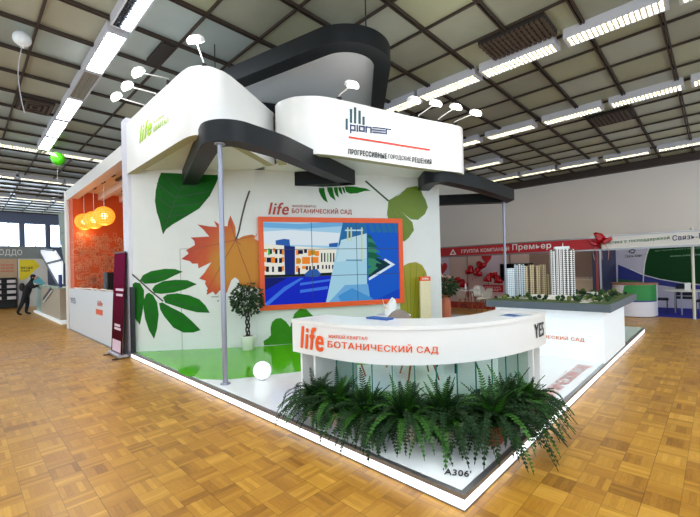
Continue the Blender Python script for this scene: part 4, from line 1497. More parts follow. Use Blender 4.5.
q = MB(); text(q, 'БОТАНИЧЕСКИЙ САД', _tm, bold=.035); q.build('table_lettering', mat('amber_lettering', (232, 122, 16), .5), t)
q = MB(); q.bbox((MX0, MY0, MZ0), (MX1, MY1, MZ1), .008); q.build('table_rim', mat('slate_grey_rim', (82, 92, 100), .4, var=.04), t)
LAWN = mat('model_lawn', (70, 88, 38), .9, var=.4, scale=7)
q = MB(); q.box((MX0 + .03, MY0 + .03, MZ1), (MX1 - .03, MY1 - .03, MZ1 + .012)); q.build('lawn', LAWN, t)
q = MB()
z = MZ1 + .0135
for poly in ([(-1.8, 4.9), (-.1, 4.86), (-.1, 5.0), (-1.8, 5.04)], [(-.32, 4.46), (-.2, 4.46), (-.25, 6.9), (-.37, 6.9)], [(-1.3, 5.0), (-.5, 5.0), (-.42, 5.25), (-1.1, 5.3)], [(-1.75, 6.1), (-.4, 6.05), (-.4, 6.2), (-1.75, 6.25)]):
    q.prism(poly, MZ1 + .011, z)
q.build('paved_path', mat('model_paving', (208, 200, 186), .8, var=.15, scale=20), t)


def tower_mat(name, wall_c, win_c, fz, fw):
    m = bpy.data.materials.new(name); m.use_nodes = True
    nt_ = m.node_tree; bs = nt_.nodes['Principled BSDF']; bs.inputs['Roughness'].default_value = .5
    gg = nt_.nodes.new('ShaderNodeNewGeometry'); sp = nt_.nodes.new('ShaderNodeSeparateXYZ'); nt_.links.new(gg.outputs['Position'], sp.inputs[0])
    a = node_math(nt_, 'FRACT', node_math(nt_, 'MULTIPLY', node_math(nt_, 'SUBTRACT', sp.outputs[2], MZ1), fz))
    h = node_math(nt_, 'FRACT', node_math(nt_, 'MULTIPLY', node_math(nt_, 'ADD', node_math(nt_, 'ADD', sp.outputs[0], node_math(nt_, 'MULTIPLY', sp.outputs[1], .83)), 20.), fw))
    w_ = node_math(nt_, 'MULTIPLY', node_math(nt_, 'GREATER_THAN', a, .42), node_math(nt_, 'GREATER_THAN', h, .45))
    mx = nt_.nodes.new('ShaderNodeMix'); mx.data_type = 'RGBA'
    nt_.links.new(w_, mx.inputs['Factor']); mx.inputs['A'].default_value = lin(wall_c); mx.inputs['B'].default_value = lin(win_c)
    nt_.links.new(mx.outputs['Result'], bs.inputs['Base Color'])
    return m


TW = tower_mat('white_tower_facade', (232, 230, 226), (92, 88, 88), 27, 26)
TT = tower_mat('tan_tower_facade', (206, 186, 146), (110, 88, 66), 27, 18)
TB = tower_mat('pale_blue_facade', (212, 222, 226), (120, 132, 140), 27, 24)
TK = mat('dark_tower_recess', (86, 72, 66), .6)
TR = mat('white_tower_crown', (222, 228, 228), .5)


def tower(x, y, w, d_, h, m, bays, crown, name='tower_block', ang=.0):
    z0 = MZ1 + .012
    ca, sa = math.cos(ang), math.sin(ang)
    rt = lambda pts: [(x + ca * a - sa * b_, y + sa * a + ca * b_) for a, b_ in pts]
    q = MB(); q.prism(rt([(-w / 2, -d_ / 2), (w / 2, -d_ / 2), (w / 2, d_ / 2), (-w / 2, d_ / 2)]), z0, z0 + h)
    o = q.build(name, TK if bays else m, t)
    if bays:
        q = MB()
        for i in range(bays):
            a = -w / 2 + w * (i + .08) / bays; b_ = -w / 2 + w * (i + .74) / bays
            hh = h * (1 - (.03 if i in (0, bays - 1) else 0))
            q.prism(rt([(a, -d_ / 2 - .025), (b_, -d_ / 2 - .025), (b_, d_ / 2 + .02), (a, d_ / 2 + .02)]), z0, z0 + hh)
            a = -d_ / 2 + d_ * (i + .08) / bays; b_ = -d_ / 2 + d_ * (i + .74) / bays
            q.prism(rt([(-w / 2 - .02, a), (w / 2 + .025, a), (w / 2 + .025, b_), (-w / 2 - .02, b_)]), z0, z0 + hh - .002)
        q.build('facade_bays', m, o, o=t['_o'])
    if crown:
        q = MB(); q.prism(rt([(-w * .36, -d_ * .4), (w * .36, -d_ * .4), (w * .36, d_ * .4), (-w * .36, d_ * .4)]), z0 + h, z0 + h + .05)
        q.prism(rt([(.02, -.01), (.03, -.01), (.03, .0), (.02, .0)]), z0 + h + .05, z0 + h + .12)
        q.build('tower_crown', TR, o, o=t['_o'])


tower(-.86, 5.62, .34, .34, .90, TW, 6, True, ang=.35)
tower(-1.70, 5.27, .14, .16, .56, TB, 0, False, ang=.5)
tower(-1.58, 5.41, .13, .14, .64, TB, 3, False, ang=.5)
for i in range(4): tower(-1.49 + .085 * i, 5.47 + .085 * i, .075, .1, .60 + .02 * (i % 2), TT, 0, False, ang=.72)
tower(-1.14, 5.86, .16, .12, .44, TT, 3, False, ang=.6)
tower(-1.2, 6.4, .16, .12, .4, TB, 0, False, ang=.6)
for (x, y, w, d_, h) in ((-.84, 5.30, .34, .12, .05), (-1.2, 5.3, .22, .12, .05), (-.5, 6.2, .2, .14, .06)):
    tower(x, y, w, d_, h, mat('model_low_block', (220, 214, 204), .6), 0, False, name='low_block', ang=.3)
random.seed(5)
TG = [mat('model_tree_dark', (16, 44, 14), .9, var=.3), mat('model_tree_green', (34, 66, 20), .9, var=.3), mat('model_tree_olive', (84, 98, 34), .9, var=.3)]
cnt = 0
spots = []
while cnt < 96:
    x, y = random.uniform(MX0 + .1, MX1 - .1), random.uniform(MY0 + .08, MY1 - .15)
    if abs(x + .86) < .32 and abs(y - 5.55) < .4: continue
    if -1.75 < x < -.98 and 5.2 < y < 6.1: continue
    if any((x - a) ** 2 + (y - b_) ** 2 < .006 for a, b_ in spots): continue
    spots.append((x, y)); cnt += 1
    r = random.uniform(.022, .046) * (1.25 if x > -.35 else 1)
    q = MB(); z0 = MZ1 + .012
    q.tube([(x, y, z0), (x, y, z0 + r * .7)], .005, 5)
    for k in range(3):
        q.sphere((x + random.uniform(-.4, .4) * r, y + random.uniform(-.4, .4) * r, z0 + r * (1. + .25 * k)), r * random.uniform(.6, .85), 8, 6, 1)
    q.build('model_tree', [TK, random.choice(TG)], t)

# ------------------------------------------------------------------ orange room beside the stand
ORWALL = mat('orange_wall', (216, 88, 30), .55, var=.04)
rm = thing('orange_booth', 'white framed booth with orange back wall and low white front', 'exhibition booth', (-10.6, 1.6, 0))
RX0, RX1, RZ = -13.95, -7.64, 4.38
q = MB(); q.box((RX0, .0, 0), (RX0 + .36, .07, RZ)); q.build('front_post', mat('warm_white_post', (228, 224, 216), .5, var=.03), rm)
q = MB(); q.box((RX0 - .06, .02, 0), (RX0 - .002, .3, RZ - .2)); q.build('post_edge', ALU, rm)
q = MB(); q.box((RX0 + .42, .0, RZ - .28), (RX1, .22, RZ)); q.box((RX0 + .0, .0, RZ), (RX1, .3, RZ + .03)); q.build('header', WHITE, rm)
q = MB(); q.box((RX0, .22, RZ - .06), (RX1, 3.4, RZ - .01))
for yy in (.75, 1.35): q.box((RX0 + .5, yy, RZ - .26), (RX1, yy + .14, RZ - .06))
q.build('ceiling_panel', mat('blush_white_panel', (236, 222, 212), .6, var=.03), rm)
q = MB(); q.box((-13.62, .072, .0), (-13.05, 3.4, RZ - .06)); q.build('orange_panel', ORWALL, rm)
q = MB(); q.box((-13.05, 3.3, 0), (RX1, 3.4, RZ - .06)); q.build('orange_panel', ORWALL, rm)
# line drawing of streets on the orange panel
random.seed(3)
q = MB(); X = -13.045


def lnx(y0, z0, y1, z1, w=.013):
    dv = np.array([y1 - y0, z1 - z0]); l = np.linalg.norm(dv)
    if l < 1e-4: return
    n = np.array([-dv[1], dv[0]]) / l * w / 2
    q.poly([(X, y0 - n[0], z0 - n[1]), (X, y1 - n[0], z1 - n[1]), (X, y1 + n[0], z1 + n[1]), (X, y0 + n[0], z0 + n[1])])


for k in range(430):
    y, z = random.uniform(.12, 2.2), random.uniform(1.2, 2.95)
    r_ = random.random()
    if r_ < .45:
        w, h = random.uniform(.03, .14), random.uniform(.03, .18)
        for a in ((y, z, y + w, z), (y + w, z, y + w, z + h), (y + w, z + h, y, z + h), (y, z + h, y, z)): lnx(*a)
    elif r_ < .75:
        lnx(y, z, y + random.uniform(-.3, .3), z + random.choice((0, 0, random.uniform(-.2, .2))))
    else:
        R_ = random.uniform(.03, .1)
        for i in range(8):
            a, b_ = 2 * PI * i / 8, 2 * PI * (i + 1) / 8
            lnx(y + R_ * math.cos(a), z + R_ * math.sin(a), y + R_ * math.cos(b_), z + R_ * math.sin(b_))
q.build('line_drawing', mat('pale_peach_line', (246, 176, 136), .6), rm)
q = MB(); q.box((RX0 + .42, .02, .02), (RX1 - .8, .07, 1.30)); q.build('low_front', mat('cool_white_panel', (216, 222, 226), .4, var=.03), rm)
q = MB(); q.box((RX1 - .8, .015, .02), (RX1, .075, 1.31)); q.build('low_front_side', mat('cream_panel', (238, 228, 208), .4, var=.03), rm)
q = MB(); q.box((RX0 + .42, .0, 0), (RX1, .08, .03)); q.build('base_rail', ALU, rm)
yt = -.0


def y2map(x0, y0, x1, y1, Y=.016):
    a = onY(x0, y0, Y); b_ = onY(x1, y1, Y)
    return lambda u, v: np.array([a[0] + (b_[0] - a[0]) * u, Y, a[2] + (b_[2] - a[2]) * v])


q = MB(); text(q, 'YES', y2map(70.5, 302.5, 75.5, 298.3), bold=.04); q.build('grey_lettering', mat('slate_lettering', (96, 110, 140), .5), rm)
q = MB(); text(q, 'life', y2map(97.5, 305.6, 102.4, 301.3), bold=.04, shear=.2)
q.build('orange_lettering', TXTO, rm)
q = MB(); a = onY(96, 314, .016); b_ = onY(102.5, 310.2, .016); q.box((a[0], .014, a[2]), (b_[0], .02, b_[2])); q.build('orange_label', ORANGE, rm)
q = MB()
for k in range(5):
    x = -12.3 + k * 1.0
    q.box((x, .35, RZ - .075), (x + .3, .5, RZ - .058))
    q.box((x + .2, 1.05, RZ - .075), (x + .42, 1.2, RZ - .058))
q.build('downlight', BLACK, rm)
q = MB(); q.box((-10.6, .62, RZ - .1), (-7.9, .70, RZ - .061)); q.build('light_track', BLACK, rm)
# torn paper edge over the low front
random.seed(9)
q = MB(); pts = []
for i in range(24): pts.append((RX0 + .5 + i * .22, .12 + random.uniform(-.03, .03), 1.30 + random.uniform(0, .035)))
q.tube(pts, .025, 5); q.build('paper_roll', mat('crumpled_white_paper', (220, 206, 190), .8, var=.2), rm)

GLOW = mat('glowing_amber_shade', (255, 190, 80), .5, emit=.55, emit_rgb=(255, 160, 40))
BULB = mat('lit_bulb', (255, 255, 255), .5, emit=5., emit_rgb=(255, 232, 170))
for k, (px_, py_) in enumerate(((84.3, 221.8), (94, 220), (104.3, 216))):
    P = onY(px_, py_, .52 - .02 * k)
    P = onY(px_, py_, .34)
    t = thing('pendant_lamp', ('glowing orange round pendant lamp, the one farthest along by the booth post', 'glowing orange round pendant lamp between two like it', 'glowing orange round pendant lamp closest to the burgundy banner')[k], 'pendant lamp', P, 'orange pendant lamps')
    q = MB(); r_ = .245
    for i in range(10):          # woven shade of meridian and ring bands
        a = PI * i / 10
        q.tube([P + (r_ * math.cos(a) * math.sin(b_), r_ * math.sin(a) * math.sin(b_), r_ * math.cos(b_)) for b_ in np.linspace(0, 2 * PI, 29)], .012, 5)
    for z in np.linspace(-.8, .8, 7):
        rr = r_ * math.sqrt(1 - z * z)
        q.tube([P + (rr * math.cos(b_), rr * math.sin(b_), r_ * z) for b_ in np.linspace(0, 2 * PI, 25)], .012, 5)
    q.build('woven_shade', GLOW, t)
    q = MB(); q.sphere(P, .225, 18, 12); q.build('paper_lining', mat('amber_paper', (255, 200, 110), .6, emit=.5, emit_rgb=(255, 190, 80), alpha=.5), t)
    q = MB(); q.sphere(P, .08, 12, 8); q.build('bulb', BULB, t)
    q = MB(); q.tube([P + (0, 0, r_), (P[0], P[1], RZ - .06)], .008, 6); q.build('cord', WHITE, t)
    ld = bpy.data.lights.new('bulb_light', 'POINT'); ld.energy = 7; ld.color = (1, .75, .4); ld.shadow_soft_size = .2
    lo = bpy.data.objects.new('bulb_light', ld); COL.objects.link(lo); lo.parent = t; lo.location = (0, 0, -.3)
# black loudspeaker in the orange booth
sp_ = onY(111.5, 282, .4)
t = thing('loudspeaker', 'black loudspeaker on a stand against the orange wall', 'loudspeaker', (sp_[0], .4, 0))
x, y = sp_[0], .4
q = MB(); q.bbox((x - .2, y - .15, sp_[2] - .26), (x + .2, y + .15, sp_[2] + .26), .02); q.build('cabinet', BLACK, t)
q = MB(); q.tube([(x, y - .153, sp_[2] - .1), (x, y - .16, sp_[2] - .1)], .13, 20); q.tube([(x, y - .153, sp_[2] + .15), (x, y - .16, sp_[2] + .15)], .06, 16); q.build('driver', DARKM, t)
q = MB(); q.tube([(x, y, .02), (x, y, sp_[2] - .25)], .02, 8)
for k in range(3): q.tube([(x, y, .35), (x + .3 * math.cos(k * 2.1), y + .2 * math.sin(k * 2.1) * .6, .012)], .012, 6)
q.build('stand', BLACK, t)

# ---- burgundy roll-up banner
t = thing('rollup_banner', 'burgundy roll-up banner standing in front of the white pillar', 'roll-up banner', (-7.86, -.17, 0))
BX0, BX1, BY = -8.12, -7.34, -.15
q = MB()
q.bbox((BX0 - .01, BY - .07, .015), (BX1 + .01, BY + .12, .085), .02)
q.build('cassette', mat('silver_cassette', (176, 174, 178), .3, .7), t)
q = MB()
for x in (BX0 + .06, BX1 - .06): q.box((x - .03, BY - .16, 0), (x + .03, BY + .11, .015))
q.build('foot', BLACK, t)
mb_ = bpy.data.materials.new('burgundy_print'); mb_.use_nodes = True
nt = mb_.node_tree; b = nt.nodes['Principled BSDF']; b.inputs['Roughness'].default_value = .9; b.inputs['Specular IOR Level'].default_value = .05
tc = nt.nodes.new('ShaderNodeTexCoord'); sp = nt.nodes.new('ShaderNodeSeparateXYZ'); nt.links.new(tc.outputs['Object'], sp.inputs[0])
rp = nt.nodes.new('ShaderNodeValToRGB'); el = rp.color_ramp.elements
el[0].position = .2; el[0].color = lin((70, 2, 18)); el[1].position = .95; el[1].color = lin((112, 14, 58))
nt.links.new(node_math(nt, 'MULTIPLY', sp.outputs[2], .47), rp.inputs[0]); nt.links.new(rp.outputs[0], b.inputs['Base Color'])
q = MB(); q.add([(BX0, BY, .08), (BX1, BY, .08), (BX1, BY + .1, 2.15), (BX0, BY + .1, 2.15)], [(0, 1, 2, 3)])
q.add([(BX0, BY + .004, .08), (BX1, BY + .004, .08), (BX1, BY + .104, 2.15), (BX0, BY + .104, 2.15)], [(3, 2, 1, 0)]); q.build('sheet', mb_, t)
q = MB(); q.box((BX0, BY + .09, 2.145), (BX1, BY + .114, 2.17)); q.build('top_rail', BLACK, t)
q = MB(); q.tube([(BX1 - .06, BY + .05, .08), (BX1 - .06, BY + .13, 2.15)], .015, 8); q.build('support_rod', BLACK, t)
q = MB()
ly = lambda z: BY - .004 + .1 * (z - .08) / 2.07
PPM = mat('pale_pink_print', (226, 196, 210), .5)
q.poly([(BX0 + .08, ly(.1), .1), (BX1 - .1, ly(.1), .1), (BX1 - .1, ly(.34), .34), (BX0 + .08, ly(.34), .34)]); q.build('pale_print', PPM, t)
for z, a, b_ in ((.55, .2, .65), (.62, .2, .6), (1.25, .25, .7), (1.36, .2, .75)):
    q = MB(); q.poly([(BX0 + a, ly(z), z), (BX0 + b_, ly(z), z), (BX0 + b_, ly(z + .05), z + .05), (BX0 + a, ly(z + .05), z + .05)]); q.build('pale_print', PPM, t)

# ------------------------------------------------------------------ the aisle beyond
PALEG = mat('pale_green_glass_front', (176, 204, 196), .25, var=.08)
FAWN = mat('fawn_panel', (172, 158, 136), .5, var=.05)
GREYB = mat('grey_fascia_panel', (138, 144, 142), .5, var=.05)
t = thing('aisle_booth', 'fawn and glass booth with a lit base edge that the person leans on', 'exhibition booth', (-19., .6, 0))
q = MB(); q.box((-22.4, .05, 0), (-15.3, 3.2, .08)); q.build('base', mat('pale_lit_base', (240, 244, 244), .4, emit=.25, emit_rgb=(230, 240, 244)), t)
q = MB(); q.box((-20.6, .14, .08), (-16.0, .55, 1.22)); q.build('counter_body', FAWN, t)
q = MB(); q.box((-22.2, .14, .08), (-20.62, .5, 1.2)); q.build('glass_front', PALEG, t)
q = MB(); q.box((-22.25, .1, 1.22), (-15.95, .62, 1.27)); q.build('counter_top', mat('sage_counter_top', (150, 172, 150), .4), t)
q = MB(); q.bar((-19.7, .10, .70), (-17.6, .10, 1.22), .03, .12); q.build('black_band', BLACK, t)
q = MB(); q.bar((-19.6, .09, .60), (-17.4, .09, 1.14), .02, .06); q.build('white_band', WHITE, t)
q = MB(); q.prism([(-16.3, .2), (-15.2, .2), (-15.2, 1.6), (-16.3, 1.6)], 3.25, 4.0)
q.loft([[(-16.3, .2, 3.24), (-15.2, .2, 3.24), (-15.2, 1.6, 3.24), (-16.3, 1.6, 3.24)], [(-15.45, .2, 2.15), (-15.2, .2, 2.15), (-15.2, .6, 2.15), (-15.45, .6, 2.15)]], 0, False)
q.build('hanging_block', mat('grey_green_block', (112, 124, 112), .6), t)
q = MB()
wp = [onY(x, y, .9) for x, y in ((37.5, 248.5), (54, 250.5), (61, 262), (61, 284), (58, 284))]
q.loft([[p for p in wp], [p + (0, .08, 0) for p in wp]], 0, False); q.build('slanted_panel', mat('white_backlit_panel', (236, 240, 246), .5, emit=.5, emit_rgb=(236, 240, 246)), t)
q = MB()
for a, b_ in (((37.5, 248.5), (57.5, 284)), ((37.5, 248.5), (54, 250.5)), ((47, 263.5), (61, 260))):
    q.bar(onY(*a, .88), onY(*b_, .88), .05, .1)
q.build('panel_frame', mat('slate_frame', (110, 120, 136), .5), t)
q = MB(); q.bar((-15.35, .9, 1.2), (-15.35, .9, 3.25), .1, .1); q.build('corner_post', mat('grey_post', (150, 156, 152), .5), t)
q = MB(); a = onY(59.8, 272, .3); q.box((a[0] - .2, .28, 1.27), (a[0] + .2, .34, 1.75)); q.build('screen', mat('dark_blue_screen', (36, 54, 100), .2, emit=.15, emit_rgb=(60, 90, 160)), t)

# far booth with grey sign, yellow poster and product shelves
t = thing('far_booth', 'far booth with a grey sign above a yellow poster and shelves', 'exhibition booth', (-27, 0, 0))
XB = -27.
q = MB(); q.box((XB - .2, -3.2, 2.74), (XB, 1.2, 3.42)); q.build('sign_band', GREYB, t)
q = MB(); a = onX(-1, 256.2, XB + .01); b_ = onX(22, 249.6, XB + .01)
text(q, 'ОДДО', lambda u, v: np.array([XB + .012, a[1] + (b_[1] - a[1]) * u, a[2] + (b_[2] - a[2]) * v]), bold=.01); q.build('sign_lettering', TXTW, t)
q = MB(); q.box((XB - .2, -3.2, 0), (XB - .05, -.14, 2.74)); q.build('tan_panel', mat('tan_wood_panel', (206, 170, 136), .6, var=.1), t)
q = MB()
for k in range(3):
    for i in range(5):
        q.box((XB - .05, -1.2 + i * .19, 2.36 - k * .17), (XB - .042, -1.04 + i * .19, 2.42 - k * .17))
q.build('red_writing', mat('salmon_print', (214, 110, 90), .6), t)
q = MB(); q.box((XB - .2, -.1, 0), (XB - .05, 1.2, 2.74)); q.build('white_panel', WHITE, t)
q = MB(); X = XB - .045
q.poly([(X, -.05, 2.68), (X, -.05, 1.5), (X, .28, 1.62), (X, .6, 2.05), (X, .85, 2.3), (X, .62, 2.68)]); q.build('yellow_poster', mat('yellow_print', (250, 226, 40), .6, var=.03), t)
q = MB(); q.poly([(X, .48, 1.4), (X, .9, 1.2), (X, 1.1, 1.3), (X, .75, 1.75)]); q.build('cyan_print', mat('cyan_print', (120, 214, 230), .6), t)
q = MB()
fnx = lambda y0, z0, w, h: (lambda u, v: np.array([X + .004, y0 + w * u, z0 + h * v]))
text(q, 'весна', fnx(.02, 2.16, .5, .12), bold=.02); text(q, 'парк', fnx(.02, 1.98, .4, .12), bold=.02); q.build('poster_lettering', TXTK, t)
t = thing('product_rack', 'black rack of boxed goods below the tan panel', 'rack', (XB + .2, -1., 0))
q = MB(); q.box((XB - .04, -2.6, 0), (XB, -.2, 1.68))
for z in (.02, .45, .78, 1.08, 1.36, 1.64): q.box((XB, -2.6, z), (XB + .4, -.2, z + .03))
for y in (-2.6, -1.4, -.23): q.box((XB, y, 0), (XB + .4, y + .03, 1.67))
q.build('shelves', BLACK, t)
bx = None; n = 0
for r_, z in enumerate((.481, .811, 1.111, 1.391)):
    for i in range(4):
        y = -2.4 + i * .6
        lab = 'boxed goods on the %s shelf of the black rack, %s from the yellow poster' % (('lowest', 'second lowest', 'third', 'top')[r_], ('fourth', 'third', 'second', 'first')[i])
        if bx is None:
            q = MB(); q.bbox((0, 0, 0), (.3, .36, .17), .01); bx = q.build('goods_box', [mat('white_carton', (226, 216, 216), .6), mat('red_carton', (190, 70, 70), .6)], o=(0, 0, 0)); o = bx
            tag(o, lab, 'box', 'boxed goods on the rack')
        else:
            o = bx.copy(); COL.objects.link(o); o['label'] = lab
        o.location = (XB + .05, y, z)
        n += 1

# ---- the person leaning on the counter
def skin(name, joints, edges, m, sub=2):
    me = bpy.data.meshes.new(name)
    me.from_pydata([j[0] for j in joints], edges, [])
    ob = bpy.data.objects.new(name, me); COL.objects.link(ob)
    md = ob.modifiers.new('skin', 'SKIN'); md.use_smooth_shade = True
    sv = me.skin_vertices[0].data
    for i, j in enumerate(joints):
        sv[i].radius = (j[1], j[2] if len(j) > 2 else j[1])
        sv[i].use_root = (i == 0)
    sb = ob.modifiers.new('sub', 'SUBSURF'); sb.levels = 1; sb.render_levels = sub
    me.materials.append(m)
    return ob


f1_, f2_ = Z(16.5, 314.2), Z(25.5, 313)
pc = (f1_ + f2_) / 2
P0 = np.array([-21.2, -.30, 0])
# local frame: u leans towards the counter, s across
u = np.array([.25, 1., 0]); u /= np.linalg.norm(u); s_ = np.array([u[1], -u[0], 0])
L_ = lambda a, b_, z: tuple(P0 + u * a + s_ * b_ + np.array([0, 0, z]))
per = thing('person', 'person in dark jacket and trousers leaning over the booth counter', 'person', P0)
CLOTH = mat('black_cloth', (26, 24, 30), .9, var=.3, scale=12)
J = [(L_(.0, 0, .98), .19, .15), (L_(.05, 0, 1.18), .19, .16), (L_(.12, 0, 1.38), .20, .15), (L_(.16, 0, 1.50), .075, .075), (L_(.19, 0, 1.56), .06, .06),
     (L_(.22, 0, 1.62), .085, .09), (L_(.235, 0, 1.70), .085, .095), (L_(.24, 0, 1.77), .05, .06),
     (L_(-.02, -.10, .90), .12, .12), (L_(-.0, -.13, .50), .085, .085), (L_(-.06, -.14, .10), .06, .06), (L_(.0, -.15, .045), .05, .042), (L_(.12, -.16, .035), .038, .03),
     (L_(-.03, .10, .90), .12, .12), (L_(-.14, .15, .52), .085, .085), (L_(-.30, .17, .13), .06, .06), (L_(-.25, .18, .05), .05, .042), (L_(-.14, .19, .035), .038, .03),
     (L_(.13, -.22, 1.40), .08, .08), (L_(.22, -.27, 1.20), .065, .065), (L_(.36, -.18, 1.30), .045, .045), (L_(.42, -.15, 1.31), .034, .026),
     (L_(.13, .22, 1.40), .08, .08), (L_(.23, .28, 1.20), .065, .065), (L_(.38, .19, 1.30), .045, .045), (L_(.44, .16, 1.31), .034, .026)]
E_ = [(0, 1), (1, 2), (2, 3), (3, 4), (4, 5), (5, 6), (6, 7), (0, 8), (8, 9), (9, 10), (10, 11), (11, 12), (0, 13), (13, 14), (14, 15), (15, 16), (16, 17), (2, 18), (18, 19), (19, 20), (20, 21), (2, 22), (22, 23), (23, 24), (24, 25)]
for wi, sg in ((21, -1), (25, 1)):
    base = np.array(J[wi][0])
    for k in range(4):
        i0 = len(J)
        o_ = s_ * (k - 1.5) * .02
        ln_ = (.075, .085, .08, .065)[k]
        J.append((tuple(base + u * .04 + o_), .010)); J.append((tuple(base + u * (.04 + ln_ * .5) + o_ * 1.15 + (0, 0, .004)), .009)); J.append((tuple(base + u * (.04 + ln_) + o_ * 1.2 + (0, 0, -.008)), .008))
        E_ += [(wi, i0), (i0, i0 + 1), (i0 + 1, i0 + 2)]
    i0 = len(J); J.append((tuple(base - s_ * sg * .03 + u * .02), .011)); J.append((tuple(base - s_ * sg * .05 + u * .055), .009)); E_ += [(wi, i0), (i0, i0 + 1)]
SKINM = mat('skin_tone', (206, 160, 136), .6)
body = skin('body', [((j[0][0] - P0[0], j[0][1] - P0[1], j[0][2] - P0[2]), *j[1:]) for j in J], E_, CLOTH)
body.parent = per
hd = np.array(L_(.235, 0, 1.68))
q = MB(); q.sphere(hd + (0, 0, .035), .105, 16, 12, 0, (.92, 1.02, 1.02)); q.build('hair', mat('dark_hair', (22, 18, 16), .7), per)
q = MB(); fc = hd + u * .075 + np.array([0, 0, -.03])
q.sphere(fc, .07, 14, 10, 0, (1, .9, 1.15)); q.sphere(fc + u * .068 + (0, 0, -.005), .016, 8, 6)
for sg in (-1, 1): q.sphere(hd + s_ * .1 * sg + (0, 0, -.015), .022, 8, 6, 0, (.6, 1, 1.2))
q.build('face', SKINM, per)
q = MB()
for sg in (-1, 1): q.sphere(fc + u * .06 + s_ * .026 * sg + np.array([0, 0, .02]), .009, 6, 5)
q.sphere(fc + u * .062 + np.array([0, 0, -.035]), .012, 8, 5, 0, (1, 1, .4)); q.build('eyes_and_mouth', BLACK, per)
q = MB(); bc = np.array(L_(-.04, -.02, 1.25)); q.sphere(bc - u * .12, .15, 14, 10, 0, (.85, .75, 1.25)); q.build('rucksack', mat('brown_black_canvas', (44, 38, 34), .9), per)

# ------------------------------------------------------------------ red booth behind the stand
YR = 11.65
RED = mat('red_fascia', (188, 24, 34), .5, var=.05)
HEARTR = mat('glossy_red_foil', (176, 14, 26), .2, .15, var=.1)
REDREFL = mat('red_reflection_wall_panel', (222, 196, 186), .6, var=.05)  # pink of the red reflected onto the panels put into their colour
rb = thing('red_booth', 'exhibition booth with a red fascia and wall panels tinted with reflected red', 'exhibition booth', (-5.2, 13, 0))
xl = -10.2; xr = onY(601, 244, YR)[0]
zt = onY(520, 244.3, YR)[2]; zb = onY(520, 252, YR)[2]
zb, zt = 2.11, 2.45
q = MB(); q.box((xl, YR, zb), (xr, YR + .06, zt)); q.build('fascia', RED, rb)
q = MB(); q.box((xl, YR - .01, zb - .05), (xr, YR + .07, zb)); q.box((xl, YR - .01, zt), (xr, YR + .07, zt + .04)); q.build('fascia_rail', ALU, rb)


def ymap(Y, x0, x1, yb0, yb1, h0, h1):
    """unit square -> plane Y; baseline runs between two photo points, letter heights given in photo pixels"""
    a, b_ = onY(x0, yb0, Y), onY(x1, yb1, Y); c_, d_ = onY(x0, yb0 - h0, Y), onY(x1, yb1 - h1, Y)
    return lambda u, v: (a * (1 - u) + b_ * u) * (1 - v) + (c_ * (1 - u) + d_ * u) * v


q = MB()
text(q, 'ГРУППА КОМПАНИЙ', ymap(YR - .005, 461.5, 509, 253.2, 250.6, 4.4, 4.6), bold=.02)
text(q, 'Премьер', ymap(YR - .005, 512.5, 551, 251.6, 249.6, 7.2, 7.4), bold=.03)
q.poly([onY(449.5, 255, YR - .005), onY(456.5, 254.7, YR - .005), onY(453, 248.8, YR - .005)])
q.build('fascia_lettering', TXTW, rb)
q = MB(); q.poly([onY(451.4, 253.8, YR - .007), onY(454.6, 253.6, YR - .007), onY(453, 250.8, YR - .007)]); q.build('triangle_mark', RED, rb)
YW = 14.
q = MB(); q.box((xl, YW, 0), (-1.55, YW + .05, 2.5)); q.build('back_panel', REDREFL, rb)
q = MB()
for x in np.arange(-10.0, -1.5, .98): q.box((x - .02, YW - .03, 0), (x + .02, YW, 2.5))
q.box((xl, YW - .03, 2.46), (-1.55, YW, 2.5))
for x in (-8.6, xr - .03): q.box((x - .025, YR, 0), (x + .025, YR + .05, 2.5))
q.build('post_frame', ALU, rb)
q = MB(); q.box((xl, YR + .05, .0), (-1.6, YW, .012)); q.build('carpet', mat('red_carpet', (176, 36, 26), .95, var=.15, scale=30), rb)
q = MB(); q.box((-4.2, YW - .5, .0), (-1.62, YW - .06, 1.05)); q.build('cream_counter', mat('cream_laminate', (226, 206, 176), .5, var=.04), rb)
q = MB(); q.box((-4.22, YW - .54, 1.05), (-1.60, YW - .04, 1.09)); q.build('cream_counter_top', mat('cream_laminate_top', (236, 222, 198), .4), rb)
q = MB(); q.box((-4.3, YW - .032, 1.15), (-1.6, YW - .004, 2.44)); q.build('brown_panel', mat('mauve_brown_panel', (160, 132, 120), .6, var=.05), rb)


def heart2d(n=28):
    P = []
    for i in range(n):
        a = 2 * PI * i / n
        P.append((16 * math.sin(a) ** 3 / 17, (13 * math.cos(a) - 5 * math.cos(2 * a) - 2 * math.cos(3 * a) - math.cos(4 * a)) / 17))
    return P


HP = heart2d()


def poster(lab, x0, x1, y0, y1, hearts, lab_px=None):
    a, b_ = onY(x0, y1, YW - .04), onY(x1, y0, YW - .04)
    t = thing('heart_poster', lab, 'poster', ((a[0] + b_[0]) / 2, YW - .04, a[2]))
    q = MB(); q.box((a[0], YW - .045, a[2]), (b_[0], YW - .031, b_[2])); q.build('sheet', mat('lilac_white_paper', (222, 208, 222), .6, var=.04), t)
    q = MB()
    for hx, hy, r_ in hearts:
        c_ = onY(hx, hy, YW - .047); rr = r_ * 14.6 / FPX * 1.0
        q.poly([(c_[0] + X_ * rr * 1.2, YW - .047, c_[2] + Y_ * rr * 1.5) for X_, Y_ in HP])
    q.build('heart_print', mat('red_heart_print', (200, 30, 34), .5, var=.15), t)
    if lab_px:
        a, b_ = onY(lab_px[0], lab_px[3], YW - .047), onY(lab_px[1], lab_px[2], YW - .047)
        q = MB(); q.box((a[0], YW - .05, a[2]), (b_[0], YW - .046, b_[2])); q.build('red_label', RED, t)


